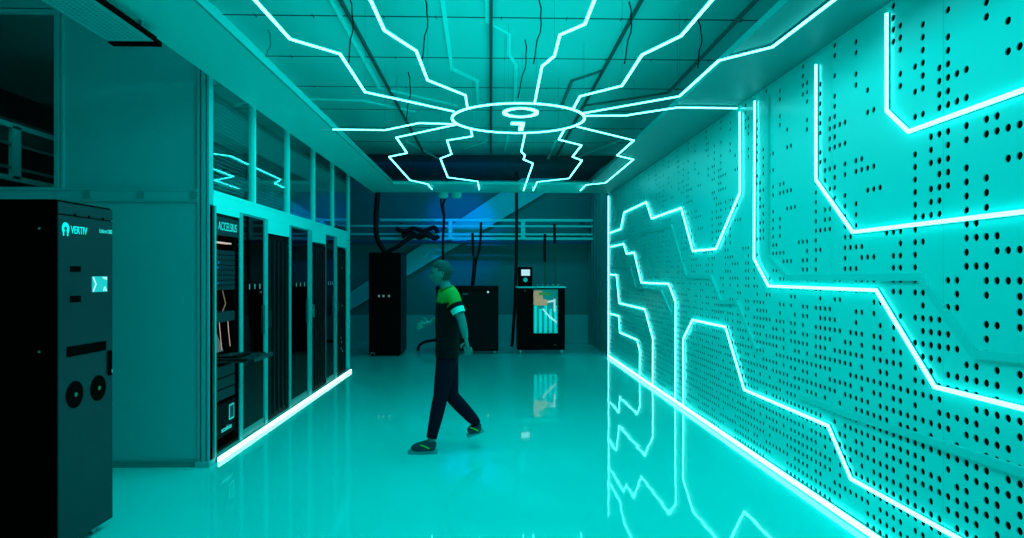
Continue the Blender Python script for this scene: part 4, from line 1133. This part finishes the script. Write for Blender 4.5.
def trainer(pts, heel, flat, label=None):
    a, m_, t_ = pts
    me = skin_body('trainer', [[(heel+(a-m_)*0.12,(0.052,0.048)),(a,(0.060,0.064)),(m_,(0.058,0.050)),(t_,(0.050,0.038))]], None)
    me.materials.append(M_SHOE)
    for p in me.polygons: p.use_smooth = True
    o = bpy.data.objects.new('trainer', me); COL.objects.link(o); o.parent = person; o.matrix_parent_inverse = person.matrix_basis.inverted()
    d = (t_-heel).normalized(); side = Vector((0,1,0)); up = d.cross(side); 
    if up.z < 0: up = -up
    mb = MB(); n = 20; L = (t_-heel).length/2+0.022; c = (t_+heel)/2
    if flat: c = Vector((c.x, c.y, 0.0)); d = Vector((d.x,d.y,0)).normalized(); up = Vector((0,0,1))
    else: c = c - up*0.036
    i = len(mb.v)
    for h in (0.0, 0.034):
        for k in range(n):
            t = 2*math.pi*k/n
            cx = math.copysign(abs(math.cos(t))**0.6, math.cos(t)); sy = math.copysign(abs(math.sin(t))**0.6, math.sin(t))
            mb.v.append(tuple(c + d*(cx*L) + side*(sy*0.036) + up*h))
    for k in range(n): mb.f.append((i+k,i+(k+1)%n,i+n+(k+1)%n,i+n+k)); mb.mi.append(0)
    mb.f.append(tuple(i+k for k in range(n))[::-1]); mb.f.append(tuple(i+n+k for k in range(n))); mb.mi += [0,0]
    s = mb.build('sole', M_SOLE, o)
    mb = MB(); q = (a+m_)/2 
    mb.tube([q+Vector((-0.045,-0.043,0.018)), q+Vector((-0.01,-0.056,0.012)), q+Vector((0.035,-0.052,-0.012))], 0.006, 6); mb.build('yellow_stripe', M_YEL, o)
    return o
trainer((Vector((la.x,la.y,0.075)), lfm+Vector((0,0,0.004)), lft+Vector((0,0,0.008))), lhl+Vector((0,0,0.012)), True)
trainer((ra+Vector((0.005,0,-0.035)), ra.lerp(rt,0.6)+Vector((-0.005,0,0)), rt), ra+Vector((0.03,0,-0.045)), False)
# white patch on the back of the top and a slung pale pouch at the rear hip are part of the clothing


# ------------------------------------------------------------------ light
w = bpy.data.worlds.new('world'); scene.world = w; w.use_nodes = True
bg = w.node_tree.nodes['Background']; bg.inputs[0].default_value = (0.0, 0.85, 0.87, 1); bg.inputs[1].default_value = 0.36
def area(name, loc, rot, sx, sy, power, col=(0.0,1.0,1.0)):
    l = bpy.data.lights.new(name, 'AREA'); l.shape = 'RECTANGLE'; l.size = sx; l.size_y = sy; l.energy = power; l.color = col
    o = bpy.data.objects.new(name, l); COL.objects.link(o); o.location = loc; o.rotation_euler = rot; return o
area('aisle_fill', (0.3, 4.5, ZC-0.25), (0, 0, 0), 1.5, 7.0, 112)  # added fill light over the aisle, no fixture modelled
area('ceiling_fill', (0.2, 4.5, ZC-0.55), (math.pi, 0, 0), 1.8, 7.0, 14)  # added upward fill that brightens the ceiling
area('facade_fill', (-0.6, 6.2, ZS-0.06), (0, math.radians(60), 0), 0.3, 4.0, 20)  # added fill aimed at the enclosure front to brighten its header
area('rear_fill', (0.6, 14.2, ZC-0.12), (math.radians(25), 0, 0), 3.0, 0.5, 17)  # added teal fill for the back wall and rear floor
area('enclosure_fill', (XE-0.55, 8.6, ZC-0.12), (0, math.radians(20), 0), 0.2, 5.2, 9)  # added fill inside the enclosure so the blinds show
area('railing_fill', (-3.9, 6.6, ZC-0.12), (0, math.radians(-15), 0), 0.8, 0.6, 5)  # added fill behind the upper window to bring out the railing
area('blue_lamp', (-0.9, 14.2, 3.75), (math.radians(62), 0, 0), 3.4, 0.3, 10, (0.0,0.2,1.0))
def spot(name, loc, target, size, power, col):
    l = bpy.data.lights.new(name, 'SPOT'); l.energy = power; l.color = col; l.spot_size = size; l.spot_blend = 0.6; l.shadow_soft_size = 0.05
    o = bpy.data.objects.new(name, l); COL.objects.link(o); o.location = loc
    o.rotation_euler = (Vector(target)-Vector(loc)).to_track_quat('-Z', 'Y').to_euler()
tg = on_y(458, 230, 16.6)
spot('blue_spot', (-0.6, 14.0, ZC-0.15), tg, math.radians(46), 140, (0.0, 0.14, 1.0))
scene.view_settings.view_transform = 'Standard'
scene.view_settings.look = 'None'
